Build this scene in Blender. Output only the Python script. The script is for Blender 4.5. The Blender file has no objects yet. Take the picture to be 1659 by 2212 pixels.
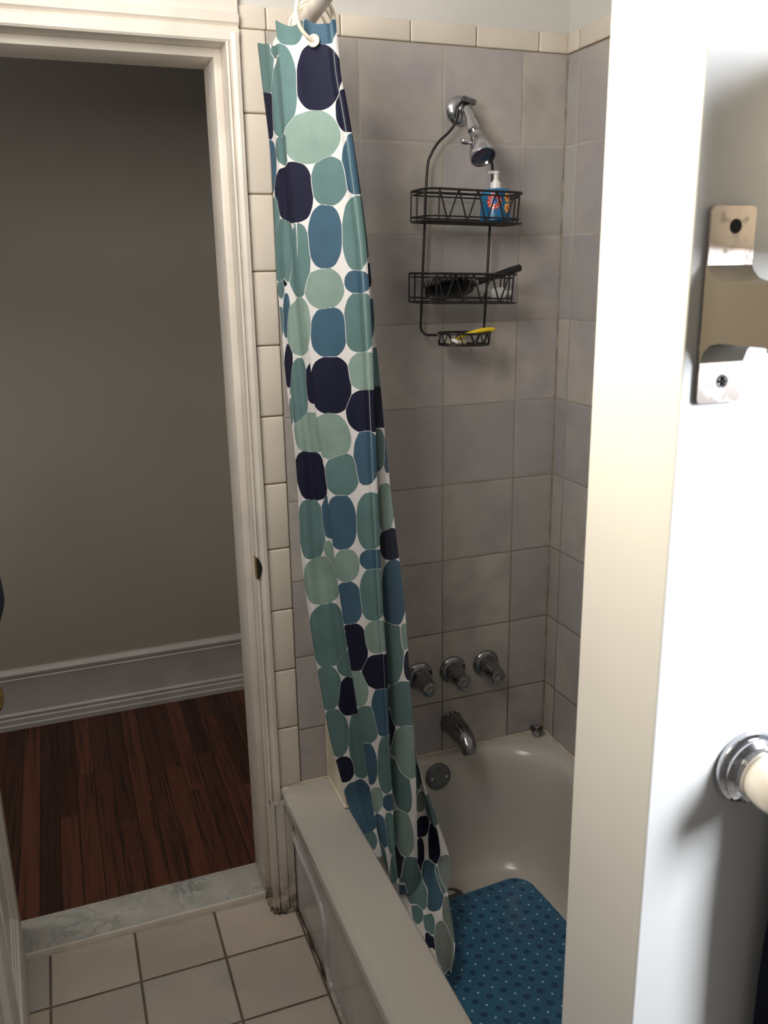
import bpy, bmesh, math, random
import numpy as np
from mathutils import Vector, Matrix
random.seed(7)
SC = bpy.context.scene
COL = SC.collection
PI = math.pi

# ------------------------------------------------------------------ helpers
def link(name, bm, mats, parent=None, smooth=True, mod=None):
    me = bpy.data.meshes.new(name)
    bm.normal_update()
    bm.to_mesh(me); bm.free()
    for m in (mats if isinstance(mats, (list, tuple)) else [mats]): me.materials.append(m)
    if smooth:
        for p in me.polygons: p.use_smooth = True
    o = bpy.data.objects.new(name, me); COL.objects.link(o)
    if smooth:
        try: me.set_sharp_from_angle(angle=math.radians(38))
        except Exception: pass
    if parent is not None:
        o.parent = parent
        o.matrix_parent_inverse = parent.matrix_world.inverted() if parent.type != 'EMPTY' else Matrix.Translation(-Vector(parent.location))
    return o
def tag(o, label, cat, group=None, kind=None):
    if label: o['label'] = label
    if cat: o['category'] = cat
    if group: o['group'] = group
    if kind: o['kind'] = kind
    return o
def thing(name, loc, label, cat, group=None):
    o = bpy.data.objects.new(name, None); COL.objects.link(o)
    o.empty_display_size = .05; o.location = loc
    return tag(o, label, cat, group)
def struct(name, bm, mats, smooth=False, label=None, cat=None):
    o = link(name, bm, mats, None, smooth); o['kind'] = 'structure'
    if label: o['label'] = label
    if cat: o['category'] = cat
    return o

def box(bm, x0, x1, y0, y1, z0, z1, bev=0, mi=0, seg=2):
    b = bmesh.new()
    bmesh.ops.create_cube(b, size=1)
    bmesh.ops.scale(b, vec=(x1-x0, y1-y0, z1-z0), verts=b.verts)
    bmesh.ops.translate(b, vec=((x0+x1)/2, (y0+y1)/2, (z0+z1)/2), verts=b.verts)
    if bev: bmesh.ops.bevel(b, geom=list(b.edges), offset=bev, segments=seg, profile=.5, affect='EDGES')
    merge(bm, b, mi)
def merge(bm, b, mi=0, M=None):
    if M is not None: bmesh.ops.transform(b, matrix=M, verts=b.verts)
    vm = {v: bm.verts.new(v.co) for v in b.verts}
    for f in b.faces:
        try:
            nf = bm.faces.new([vm[v] for v in f.verts]); nf.material_index = mi
        except ValueError: pass
    b.free()
def basis(d, up=(0, 0, 1)):
    d = Vector(d).normalized(); u = Vector(up)
    if abs(d.dot(u)) > .97: u = Vector((1, 0, 0))
    a = d.cross(u).normalized(); b = a.cross(d).normalized()
    return a, b, d
def tube(bm, pts, r, n=10, caps=True, mi=0, closed=False):
    pts = [Vector(p) for p in pts]; R = r if isinstance(r, (list, tuple)) else [r]*len(pts)
    rings = []; prev = None
    for i, p in enumerate(pts):
        if closed: d = pts[(i+1) % len(pts)] - pts[i-1]
        else: d = pts[min(i+1, len(pts)-1)] - pts[max(i-1, 0)]
        d.normalize()
        if prev is None: a, b, _ = basis(d)
        else:
            a = prev - d*prev.dot(d); a.normalize(); b = a.cross(d)
            b = d.cross(a); b.normalize()
        if prev is None: b = d.cross(a)
        prev = a
        rings.append([bm.verts.new(p + (a*math.cos(2*PI*k/n) + b*math.sin(2*PI*k/n))*R[i]) for k in range(n)])
    m = len(rings)
    for i in range(m if closed else m-1):
        A, B = rings[i], rings[(i+1) % m]
        for k in range(n):
            f = bm.faces.new((A[k], A[(k+1) % n], B[(k+1) % n], B[k])); f.material_index = mi
    if caps and not closed:
        f = bm.faces.new(rings[0][::-1]); f.material_index = mi
        f = bm.faces.new(rings[-1]); f.material_index = mi
def lathe(bm, origin, axis, prof, n=40, mi=0, rfun=None, sx=1):
    """prof = [(distance along axis, radius)]"""
    a, b, d = basis(axis); o = Vector(origin); rings = []
    for (h, r) in prof:
        if r < 1e-6: rings.append([bm.verts.new(o + d*h)]); continue
        ring = []
        for k in range(n):
            t = 2*PI*k/n; rr = r*(rfun(t, h) if rfun else 1)
            ring.append(bm.verts.new(o + d*h + a*math.cos(t)*rr*sx + b*math.sin(t)*rr))
        rings.append(ring)
    for A, B in zip(rings[:-1], rings[1:]):
        if len(A) == 1 and len(B) == 1: continue
        for k in range(n):
            k2 = (k+1) % n
            if len(A) == 1: f = bm.faces.new((A[0], B[k2], B[k]))
            elif len(B) == 1: f = bm.faces.new((A[k], A[k2], B[0]))
            else: f = bm.faces.new((A[k], A[k2], B[k2], B[k]))
            f.material_index = mi
def smoothpath(pts, n=8):
    P = [Vector(p) for p in pts]; P = [P[0]*2-P[1]] + P + [P[-1]*2-P[-2]]; out = []
    for i in range(1, len(P)-2):
        for k in range(n):
            t = k/n
            out.append(.5*((2*P[i]) + (P[i+1]-P[i-1])*t + (2*P[i-1]-5*P[i]+4*P[i+1]-P[i+2])*t*t + (3*P[i]-P[i-1]-3*P[i+1]+P[i+2])*t**3))
    out.append(P[-2]); return out
def rrect(x0, x1, y0, y1, R, n=8):
    """rounded rectangle, radii R = (x1y1, x0y1, x0y0, x1y0)"""
    out = []
    for (cx, cy, r, a0) in ((x1-R[0], y1-R[0], R[0], 0), (x0+R[1], y1-R[1], R[1], PI/2), (x0+R[2], y0+R[2], R[2], PI), (x1-R[3], y0+R[3], R[3], 1.5*PI)):
        for k in range(n+1):
            t = a0 + PI/2*k/n; out.append((cx+r*math.cos(t), cy+r*math.sin(t)))
    return out
def prism(bm, prof, axis, a, b, mi=0, mapf=None):
    """extrude closed 2-D profile along an axis from a to b; prof points are the two other coordinates in xyz order"""
    def P(u, v, w):
        return {'x': (w, u, v), 'y': (u, w, v), 'z': (u, v, w)}[axis]
    A = [bm.verts.new(P(u, v, a)) for u, v in prof]; B = [bm.verts.new(P(u, v, b)) for u, v in prof]
    n = len(prof); fs = []
    for k in range(n): fs.append(bm.faces.new((A[k], A[(k+1) % n], B[(k+1) % n], B[k])))
    fs.append(bm.faces.new(A[::-1])); fs.append(bm.faces.new(B))
    for f in fs: f.material_index = mi
    bmesh.ops.recalc_face_normals(bm, faces=fs)

# ------------------------------------------------------------------ materials
class NT:
    def __init__(s, name):
        s.m = bpy.data.materials.new(name); s.m.use_nodes = True; s.t = s.m.node_tree
        s.t.nodes.clear()
        s.out = s.t.nodes.new('ShaderNodeOutputMaterial'); s.b = s.t.nodes.new('ShaderNodeBsdfPrincipled')
        s.t.links.new(s.b.outputs[0], s.out.inputs[0])
        s.tc = None
    def n(s, typ, **kw):
        x = s.t.nodes.new(typ)
        for k, v in kw.items(): setattr(x, k, v)
        return x
    def L(s, a, b): s.t.links.new(a, b)
    def put(s, sock, v):
        if hasattr(v, 'is_output') or isinstance(v, bpy.types.NodeSocket): s.L(v, sock)
        else: sock.default_value = v
    def M(s, op, a, b=None, c=None, clamp=False):
        x = s.n('ShaderNodeMath', operation=op, use_clamp=clamp); s.put(x.inputs[0], a)
        if b is not None: s.put(x.inputs[1], b)
        if c is not None: s.put(x.inputs[2], c)
        return x.outputs[0]
    def obj(s):
        if s.tc is None: s.tc = s.n('ShaderNodeTexCoord')
        return s.tc.outputs['Object']
    def xyz(s, v=None):
        x = s.n('ShaderNodeSeparateXYZ'); s.L(v or s.obj(), x.inputs[0]); return x.outputs
    def comb(s, x=0., y=0., z=0.):
        c = s.n('ShaderNodeCombineXYZ')
        for i, v in enumerate((x, y, z)): s.put(c.inputs[i], v)
        return c.outputs[0]
    def noise(s, scale=5., detail=2., rough=.5, vec=None, dist=0.):
        x = s.n('ShaderNodeTexNoise'); x.inputs['Scale'].default_value = scale; x.inputs['Detail'].default_value = detail
        x.inputs['Roughness'].default_value = rough; x.inputs['Distortion'].default_value = dist
        s.L(vec or s.obj(), x.inputs['Vector']); return x.outputs['Fac']
    def mix(s, f, a, b, mode='MIX'):
        x = s.n('ShaderNodeMix', data_type='RGBA', blend_type=mode)
        s.put(x.inputs[0], f); s.put(x.inputs[6], a); s.put(x.inputs[7], b); return x.outputs[2]
    def ramp(s, f, stops, interp='LINEAR'):
        x = s.n('ShaderNodeValToRGB'); x.color_ramp.interpolation = interp; e = x.color_ramp.elements
        while len(e) < len(stops): e.new(.5)
        for q, (p, c) in zip(e, stops): q.position = p; q.color = c
        s.put(x.inputs[0], f); return x.outputs[0]
    def rng(s, v, a, b, c=0., d=1.):
        x = s.n('ShaderNodeMapRange'); s.put(x.inputs[0], v)
        for i, q in enumerate((a, b, c, d)): x.inputs[i+1].default_value = q
        return x.outputs[0]
    def bump(s, h, strength=.3, dist=.002):
        x = s.n('ShaderNodeBump'); x.inputs['Strength'].default_value = strength; x.inputs['Distance'].default_value = dist
        s.L(h, x.inputs['Height']); s.L(x.outputs[0], s.b.inputs['Normal'])
    def set(s, col=None, rough=None, metal=None, spec=None, **kw):
        if col is not None: s.put(s.b.inputs['Base Color'], col)
        if rough is not None: s.put(s.b.inputs['Roughness'], rough)
        if metal is not None: s.put(s.b.inputs['Metallic'], metal)
        if spec is not None: s.b.inputs['Specular IOR Level'].default_value = spec
        for k, v in kw.items(): s.b.inputs[k.replace('_', ' ')].default_value = v
        return s.m
def lin(r, g, b):
    f = lambda c: (c/255/12.92 if c <= 10 else ((c/255+.055)/1.055)**2.4)
    return (f(r), f(g), f(b), 1.)
def plain(name, rgb, rough=.5, metal=0., var=.06, scale=8., bump=0., spec=.5, dirt=None):
    t = NT(name); c = lin(*rgb)
    nz = t.noise(scale, 4)
    d = tuple(max(0, q*(1-var*2.2)) for q in c[:3])+(1,); l = tuple(min(1, q*(1+var)) for q in c[:3])+(1,)
    col = t.mix(t.rng(nz, .3, .7), d, l)
    if dirt:   # darker grime near a given height
        z = t.xyz()[2]; f = t.M('MULTIPLY', t.rng(z, dirt[0], dirt[1], 0., 1.), t.rng(t.noise(38, 6, .7), .42, .62))
        col = t.mix(f, col, lin(*dirt[2]))
    if bump: t.bump(t.noise(scale*6, 4), bump)
    return t.set(col, rough, metal, spec)
def chrome(name, rgb=(200, 200, 205), rough=.14, spots=.25):
    t = NT(name); nz = t.noise(60, 5, .7)
    f = t.rng(nz, .52, .68)
    col = t.mix(t.M('MULTIPLY', f, spots), lin(*rgb), lin(95, 92, 88))
    return t.set(col, t.M('ADD', rough, t.M('MULTIPLY', f, .3)), 1.)
def tiles(name, ax, off, size, axv, offv, sizev, cols, grout, gw=.003, rough=.28, mott=.5, dirt=False):
    t = NT(name); c = t.xyz()
    def cell(a, o, s, neg=False):
        u = t.M('DIVIDE', t.M('SUBTRACT', c['XYZ'.index(a)], o), s)
        fl = t.M('FLOOR', u); fr = t.M('SUBTRACT', u, fl)
        return fl, t.M('MULTIPLY', t.M('MINIMUM', fr, t.M('SUBTRACT', 1., fr)), s)
    f1, e1 = cell(ax, off, size); f2, e2 = cell(axv, offv, sizev)
    e = t.M('MINIMUM', e1, e2)
    wn = t.n('ShaderNodeTexWhiteNoise', noise_dimensions='3D'); t.L(t.comb(f1, f2, 3.7), wn.inputs[0])
    n1 = t.noise(4.5, 3, .6); n2 = t.noise(16, 4, .6)
    v = t.M('ADD', t.M('MULTIPLY', wn.outputs[0], 1-mott), t.M('MULTIPLY', t.rng(n1, .25, .75), mott))
    col = t.ramp(v, [(i/(len(cols)-1), lin(*q)) for i, q in enumerate(cols)])
    wn2 = t.n('ShaderNodeTexWhiteNoise', noise_dimensions='3D'); t.L(t.comb(f1, f2, 9.1), wn2.inputs[0])
    sh = t.M('ADD', t.M('MULTIPLY', wn2.outputs[0], .16), t.M('MULTIPLY', n2, .22))
    k = t.M('ADD', sh, .80)
    col = t.mix(1., col, t.comb(k, k, k), 'MULTIPLY')
    m = t.rng(e, gw*.35, gw, 1., 0.)
    gcol = t.mix(t.rng(t.noise(7, 3), .35, .65), lin(*grout[0]), lin(*grout[1]))
    if dirt:
        z = t.rng(c[2], .35, 1.9, 1., 0.)
        gcol = t.mix(z, gcol, lin(*grout[2]))
    col = t.mix(m, col, gcol)
    h = t.M('ADD', t.rng(e, 0., gw*2, 0., 1.), t.M('MULTIPLY', n2, .12))
    t.bump(h, .5, .0016)
    return t.set(col, t.M('ADD', rough, t.M('MULTIPLY', m, .5)), 0.)

W_PAINT = plain('white_gloss_paint', (226, 222, 216), .38, var=.03, scale=5, bump=.05)
W_CASE = plain('aged_white_door_paint', (218, 210, 200), .42, var=.05, scale=9, bump=.12, dirt=(.16, .0, (120, 104, 82)))
UPP = plain('upper_wall_paint', (204, 202, 198), .5, var=.02, scale=3, bump=.04)
DIMP = plain('low_bounce_paint', (128, 124, 118), .7, var=.02, scale=3)  # unseen walls kept darker to cut the light bounced into the room
WALLP = plain('white_wall_paint', (222, 222, 222), .55, var=.02, scale=3, bump=.04)
STRIPP = plain('cream_gloss_paint', (230, 211, 182), .45, var=.03, scale=4, bump=.05)
HALLP = plain('grey_hall_paint', (156, 150, 139), .6, var=.04, scale=1.5, bump=.03)
HALLB = plain('hall_baseboard_paint', (188, 183, 178), .45, var=.05, scale=9)
CREAM = plain('cream_trim_tile', (212, 203, 190), .18, var=.04, scale=6)
GROUTM = plain('trim_grout', (150, 132, 105), .8, var=.1, scale=30)
PORC = plain('bathtub_enamel', (194, 189, 181), .2, var=.03, scale=3)
APRON = plain('tub_apron_enamel', (196, 193, 193), .22, var=.06, scale=7, dirt=(.05, .0, (140, 128, 112)))
TILEC = [(143, 139, 136), (168, 165, 161), (161, 155, 156), (177, 171, 163), (150, 145, 142), (172, 169, 167)]
BACKT = tiles('grey_wall_tile_back', 'X', 0., .2038, 'Z', 2.1468, .2032, TILEC, [(186, 180, 172), (160, 150, 138), (96, 84, 66)], .0026, dirt=True)
RIGHTT = tiles('grey_wall_tile_right', 'Y', -.0529, .2032, 'Z', 2.1468, .2032, TILEC, [(186, 180, 172), (160, 150, 138), (96, 84, 66)], .0026, dirt=True)
OVG = plain('worn_grey_metal', (112, 114, 116), .42, .6, var=.12, scale=30)
FLOORT = tiles('floor_tile', 'X', -.0300, .2077, 'Y', -.1250, .2055, [(188, 183, 176), (178, 174, 170), (196, 184, 170), (182, 178, 174)], [(108, 96, 82), (86, 76, 64)], .0048, rough=.3)
CHROME = chrome('worn_chrome'); CHROMED = chrome('dark_chrome', (120, 120, 122), .2, .3)
CHROMEM = chrome('dulled_chrome', (150, 150, 153), .14, .35)
BRASS = chrome('brass', (196, 160, 92), .25, .4)
STEEL = chrome('brushed_steel', (190, 180, 174), .3, .25)
BLACKW = plain('black_coated_wire', (26, 24, 24), .35, var=.1, scale=40)
BLACKP = plain('black_plastic', (16, 16, 18), .35, var=.05)
WHITEP = plain('white_plastic', (232, 230, 226), .3, var=.01)
CREAMR = plain('cream_plastic_ring', (226, 216, 196), .3, var=.02)
RODM = plain('white_enamel_rod', (224, 214, 204), .3, var=.02)
CERAM = plain('white_porcelain', (236, 230, 220), .08, var=.01)
DARK = plain('dark_recess', (14, 12, 11), .8, var=.0)
YELLOW = plain('yellow_plastic', (222, 190, 40), .35, var=.04)
SOAPM = plain('pale_soap', (214, 206, 170), .5, var=.06, scale=40)
NAVY = plain('navy_cloth', (32, 38, 62), .9, var=.12, scale=60, bump=.4)
SLATE = plain('slate_towel_cloth', (66, 76, 94), .95, var=.12, scale=60, bump=.5)
TAN = plain('tan_painted_metal', (92, 86, 78), .4, var=.03)
GLASSC = NT('clear_plastic').set(lin(235, 235, 230), .15, 0., Transmission_Weight=.45, IOR=1.45)

def wood():
    t = NT('dark_oak_floor'); c = t.xyz(); w = .0575
    u = t.M('DIVIDE', c[0], w); fl = t.M('FLOOR', u); fr = t.M('SUBTRACT', u, fl)
    wn = t.n('ShaderNodeTexWhiteNoise', noise_dimensions='1D'); t.L(fl, wn.inputs['W'])
    yy = t.M('ADD', c[1], t.M('MULTIPLY', wn.outputs[0], 7.3))
    seg = t.M('FLOOR', t.M('DIVIDE', yy, .9))
    wn2 = t.n('ShaderNodeTexWhiteNoise', noise_dimensions='2D'); t.L(t.comb(fl, seg, 0.), wn2.inputs[0])
    v = t.comb(t.M('ADD', t.M('MULTIPLY', c[0], 1.), t.M('MULTIPLY', wn2.outputs[0], 9.)), t.M('MULTIPLY', yy, .03), wn.outputs[0])
    grain = t.noise(190, 3, .5, v, .5)
    big = t.noise(34, 2, .5, v, 1.2)
    g = t.M('MULTIPLY', t.rng(grain, .40, .60), t.rng(big, .35, .60))
    col = t.mix(g, lin(92, 53, 38), lin(48, 28, 23))
    tone = t.M('ADD', t.M('MULTIPLY', wn2.outputs[0], .85), .40)
    col = t.mix(1., col, t.comb(tone, tone, tone), 'MULTIPLY')
    e = t.M('MULTIPLY', t.M('MINIMUM', fr, t.M('SUBTRACT', 1., fr)), w)
    col = t.mix(t.rng(e, .0005, .0018, 1., 0.), col, lin(12, 7, 6))
    t.bump(t.M('SUBTRACT', t.rng(e, 0., .002), t.M('MULTIPLY', g, .3)), .3, .001)
    return t.set(col, .42, 0., .35)
WOOD = wood()
def marble():
    t = NT('grey_veined_marble'); v = t.obj()
    n1 = t.noise(7, 6, .65, None, 1.6); a = t.M('ABSOLUTE', t.M('SUBTRACT', n1, .5))
    vein = t.rng(a, .0, .045, 1., 0.); vein = t.M('MULTIPLY', vein, t.rng(t.noise(5, 2), .45, .62))
    col = t.mix(t.rng(t.noise(20, 5, .6), .3, .7), lin(176, 176, 170), lin(204, 202, 194))
    col = t.mix(t.M('MULTIPLY', vein, .8), col, lin(112, 114, 114))
    return t.set(col, .3)
MARBLE = marble()
def matmat():
    """bath mat: translucent blue vinyl with rows of suction-cup circles and small pale perforations"""
    t = NT('blue_vinyl_mat'); c = t.xyz(); s = .0385
    def cells(ou, ov):
        u = t.M('ADD', t.M('DIVIDE', c[0], s), ou); v = t.M('ADD', t.M('DIVIDE', c[1], s), ov)
        fu = t.M('SUBTRACT', t.M('FRACT', u), .5); fv = t.M('SUBTRACT', t.M('FRACT', v), .5)
        return t.M('MULTIPLY', t.M('SQRT', t.M('ADD', t.M('MULTIPLY', fu, fu), t.M('MULTIPLY', fv, fv))), s)
    d = cells(.5, .5); d2 = cells(0., 0.)
    base = t.mix(t.rng(t.noise(9, 3), .3, .7), lin(46, 96, 130), lin(56, 110, 144))
    cup = t.rng(d, .0078, .0093, 1., 0.)
    col = t.mix(t.M('MULTIPLY', cup, .75), base, lin(24, 60, 98))
    ring = t.M('MULTIPLY', t.rng(d, .0098, .0106), t.rng(d, .0114, .0122, 1., 0.))
    col = t.mix(t.M('MULTIPLY', ring, .45), col, lin(92, 134, 150))
    dot = t.rng(d2, .0020, .0032, 1., 0.)
    col = t.mix(dot, col, lin(200, 214, 208))
    t.bump(t.M('SUBTRACT', ring, t.M('MULTIPLY', cup, .6)), .7, .0015)
    return t.set(col, .32, 0.)
def curtainmat():
    t = NT('pebble_print_polyester')
    a = t.n('ShaderNodeAttribute', attribute_name='blob_distance'); k = t.n('ShaderNodeAttribute', attribute_name='blob_colour')
    f = t.rng(a.outputs['Fac'], -.00022, .00022)
    wash = t.M('ADD', t.M('MULTIPLY', t.noise(14, 4, .6), .5), .75)
    col = t.mix(1., k.outputs['Color'], t.comb(wash, wash, wash), 'MULTIPLY')
    col = t.mix(f, lin(232, 229, 228), col)
    st = t.n('ShaderNodeAttribute', attribute_name='stitch')
    col = t.mix(t.M('MULTIPLY', st.outputs['Fac'], .55), col, lin(190, 205, 195))
    t.bump(t.noise(900, 2), .08, .0004)
    t.set(col, .72, 0., .25)
    tr = t.n('ShaderNodeBsdfTranslucent'); t.L(col, tr.inputs[0]); mx = t.n('ShaderNodeMixShader'); mx.inputs[0].default_value = .16
    t.L(t.b.outputs[0], mx.inputs[1]); t.L(tr.outputs[0], mx.inputs[2]); t.L(mx.outputs[0], t.out.inputs[0])
    return t.m
def bottlemat():
    """blue bottle with a red mandala and two yellow rosettes, in bottle-local coordinates"""
    t = NT('blue_patterned_bottle'); c = t.xyz()
    ang = t.M('ARCTAN2', c[0], t.M('MULTIPLY', c[1], -1.)); u = t.M('MULTIPLY', ang, .034)
    base = t.mix(t.rng(t.noise(45, 4, .6), .35, .65), lin(18, 84, 140), lin(44, 128, 170))
    def rosette(cu, cz, R, col, k, cin, petals):
        du = t.M('SUBTRACT', u, cu); dz = t.M('SUBTRACT', c[2], cz)
        d = t.M('SQRT', t.M('ADD', t.M('MULTIPLY', du, du), t.M('MULTIPLY', dz, dz)))
        th = t.M('ARCTAN2', dz, du); w = t.M('ADD', t.M('MULTIPLY', t.M('COSINE', t.M('MULTIPLY', th, petals)), .09*R), R)
        m = t.M('LESS_THAN', d, w)
        lace = t.M('GREATER_THAN', t.M('ADD', t.M('SINE', t.M('MULTIPLY', th, petals*1.)), t.M('SINE', t.M('MULTIPLY', d, 2*PI/(R*.36)))), .35)
        inner = t.mix(lace, lin(*col), lin(*k))
        ctr = t.M('LESS_THAN', d, R*.4)
        return m, t.mix(ctr, inner, lin(*cin))
    col = base
    for a in ((-.019, .044, .0175, (206, 52, 56), (240, 176, 150), (36, 98, 190), 10.), (.016, .052, .0105, (236, 160, 54), (250, 224, 150), (210, 90, 50), 8.), (.015, .029, .0105, (236, 160, 54), (250, 224, 150), (210, 90, 50), 8.), (.038, .040, .010, (206, 52, 56), (240, 176, 150), (36, 98, 190), 8.)):
        m, cc = rosette(*a); col = t.mix(m, col, cc)
    return t.set(col, .3)
# ------------------------------------------------------------------ camera
f_px = 1866.1
cd = bpy.data.cameras.new('camera'); cam = bpy.data.objects.new('camera', cd); COL.objects.link(cam)
cd.sensor_fit = 'VERTICAL'; cd.sensor_height = 24; cd.sensor_width = 24*1659/2212; cd.lens = 24*f_px/2212
cd.clip_start = .02; cd.clip_end = 50
R_ = Vector((0.93475522, -0.35494311, -0.01575019)); U_ = Vector((0.10982988, 0.24651349, 0.96289589)); F_ = Vector((0.33789063, 0.9018018, -0.26941313))
Mx = Matrix.Identity(4)
for i in range(3): Mx[i][0] = R_[i]; Mx[i][1] = U_[i]; Mx[i][2] = -F_[i]
Mx.translation = Vector((-0.89389, -1.95448, 1.66343)); cam.matrix_world = Mx
cd.dof.use_dof = True; cd.dof.focus_distance = 2.1; cd.dof.aperture_fstop = (cd.lens/1000)/.0022
SC.camera = cam

# ------------------------------------------------------------------ room shell
TOP = 2.62
# bathroom floor
b = bmesh.new(); box(b, -1.62, .95, -3.1, .065, -.05, 0); struct('floor', b, FLOORT)
b = bmesh.new(); box(b, -2.9, .9, .17, 1.32, -.05, .012); struct('floor.001', b, WOOD)
# marble threshold
b = bmesh.new(); box(b, -1.19, -.475, .055, .185, -.02, .019, .004)
box(b, -1.17, -.478, .0475, .0555, -.01, .0205, .003, 1)  # white strip stands for the highlight along the sill's front edge
o = struct('trim_1', b, [MARBLE, plain('sill_edge_highlight', (226, 220, 208), .5, var=.05, scale=30)], True, 'grey veined marble threshold slab in the doorway', 'threshold')
b = bmesh.new(); box(b, -2.95, .95, -3.15, 1.40, TOP, TOP+.05); struct('ceiling', b, WALLP)
# back wall: painted masonry with tile field (0 paint, 1 tile)
b = bmesh.new()
box(b, -.47, .40, .004, .16, -.02, TOP); box(b, -1.62, -1.17, .004, .16, -.02, TOP); box(b, -1.17, -.47, .004, .16, 2.13, TOP)
box(b, -.4082, .326, 0., .02, .345, 2.1468, 0, 1)
struct('wall_back', b, [UPP, BACKT])
b = bmesh.new()
box(b, .326, .44, -1.43, .02, -.02, TOP); box(b, .322, .33, -1.43, 0., .345, 2.1468, 0, 1)
struct('wall_right', b, [UPP, RIGHTT])
b = bmesh.new(); box(b, -1.72, -1.62, -3.1, .16, -.02, TOP); struct('wall_left', b, DIMP)
# partition at the foot of the tub: cream painted end, white face towards the camera
b = bmesh.new(); box(b, -.4598, .95, -1.43, -1.3162, 0., TOP, .0015)
for f in b.faces:
    f.material_index = 1 if f.normal.x < -.5 else 0
struct('wall_front', b, [WALLP, STRIPP])
# outer right wall with the window opening that lights the room, rear wall
b = bmesh.new()
box(b, .95, 1.05, -3.1, -1.3, -.02, .95); box(b, .95, 1.05, -3.1, -1.3, 2.25, TOP); box(b, .95, 1.05, -3.1, -2.65, .95, 2.25); box(b, .95, 1.05, -1.62, -1.3, .95, 2.25)
struct('wall_outer', b, DIMP)
b = bmesh.new(); box(b, -1.72, 1.05, -3.2, -3.1, -.02, TOP); struct('wall_rear', b, DIMP)
# hallway
b = bmesh.new(); box(b, -2.9, .9, 1.3006, 1.40, 0., TOP); struct('wall_hall', b, HALLP)
b = bmesh.new(); box(b, -3.0, -2.9, .16, 1.40, 0., TOP); struct('wall_hall_left', b, HALLP)
b = bmesh.new(); box(b, .9, 1.0, .16, 1.40, 0., TOP); struct('wall_hall_right', b, HALLP)
b = bmesh.new(); box(b, -2.9, -1.62, .1, .16, 0., TOP); box(b, .40, .9, .1, .16, 0., TOP); struct('wall_hall_front', b, HALLP)
# hall baseboard: moulded profile (y, z)
pr = [(1.302, .012), (1.278, .012), (1.276, .030), (1.282, .034), (1.280, .052), (1.284, .058), (1.281, .070), (1.288, .078), (1.288, .205), (1.284, .212), (1.287, .218), (1.282, .224), (1.280, .236), (1.287, .244), (1.291, .251), (1.302, .252)]
b = bmesh.new(); prism(b, pr, 'x', -2.9, .9); struct('baseboard_hall', b, HALLB, True)

# ------------------------------------------------------------------ cream edge tiles (bullnose column and top border)
b = bmesh.new(); box(b, -.468, -.4081, -.0008, .012, .36, 2.189, 0, 1)
zs = [.37, .538, .699, .861, 1.0195, 1.181, 1.3415, 1.503, 1.665, 1.8262, 1.9867, 2.1475]
for a, c in zip(zs[:-1], zs[1:]): box(b, -.4660, -.4092, -.007, .006, a+.0011, c-.0011, .0045, 0, 3)
struct('trim_2', b, [CREAM, GROUTM], True, 'column of cream bullnose edge tiles beside the door casing')
b = bmesh.new(); box(b, -.466, .322, .0, .012, 2.147, 2.1895, 0, 1)
xs = [-.466, -.406, -.244, -.082, .0795, .2415, .322]
for a, c in zip(xs[:-1], xs[1:]): box(b, a+.0011, c-.0011, -.005, .006, 2.1482, 2.191, .003, 0, 3)
box(b, .318, .324, -1.3, 0, 2.147, 2.1895, 0, 1)
ys = [-.004, -.053] + [-.053-.1618*k for k in range(1, 9)]
for a, c in zip(ys[:-1], ys[1:]): box(b, .3165, .324, max(c, -1.31)+.0011, a-.0011, 2.1482, 2.191, .003, 0, 3)
struct('trim_3', b, [CREAM, GROUTM], True, 'row of cream border tiles along the top of the grey tiling')

# ------------------------------------------------------------------ door frame
b = bmesh.new()
# jambs + stop
box(b, -.494, -.468, 0.001, .165, .0, 2.145); box(b, -.511, -.4942, .045, .165, .0, 2.1178, .001)
box(b, -1.195, -1.17, 0.001, .165, .0, 2.145)
box(b, -1.17, -.494, .001, .165, 2.118, 2.145); box(b, -1.17, -.511, .0455, .165, 2.100, 2.1179, .001)
# casing right: moulded profile (x, y)
pc = [(-.495, .002), (-.495, -.015), (-.491, -.018), (-.488, -.012), (-.485, -.020), (-.477, -.024), (-.469, -.022), (-.4672, -.018), (-.4672, .002)]
prism(b, pc, 'z', .33, 2.135)
# header casing profile (y, z), several fillets
ph = [(.002, 2.117), (-.015, 2.117), (-.019, 2.121), (-.021, 2.140), (-.014, 2.146), (-.022, 2.153), (-.024, 2.166), (-.016, 2.173), (-.018, 2.30), (-.030, 2.31), (-.034, 2.34), (.002, 2.34)]
prism(b, ph, 'x', -1.30, -.4672)
prism(b, [(-1.195, .002), (-1.195, -.02), (-1.28, -.024), (-1.29, .002)], 'z', 0., 2.118)
struct('trim_4', b, W_CASE, True, 'white painted door casing with moulded edges', 'door casing')
# plinth block below the tile line
b = bmesh.new()
pp = [(-.495, .002), (-.495, -.016), (-.486, -.019), (-.484, -.013), (-.481, -.021), (-.462, -.024), (-.459, -.018), (-.456, -.022), (-.440, -.019), (-.4385, .002)]
prism(b, pp, 'z', .0, .338); box(b, -.4665, -.440, -.014, .004, .334, .368, .006)
struct('trim_5', b, W_CASE, True, 'rough white plinth block at the foot of the door casing')

b = bmesh.new(); pth = smoothpath([(-.506, .045, .020), (-.507, .01, .016), (-.503, -.014, .008), (-.49, -.024, .005), (-.465, -.028, .004), (-.442, -.026, .004), (-.438, -.04, .003)], 10)
tube(b, pth, [.0045+.0022*math.sin(k*1.9)+.0015*math.sin(k*5.3) for k in range(len(pth))], 8)
struct('trim_7', b, plain('crumbled_grout', (150, 138, 118), .85, var=.45, scale=90, bump=.6), True, 'crumbled dirty grout at the foot of the door casing')
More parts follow.
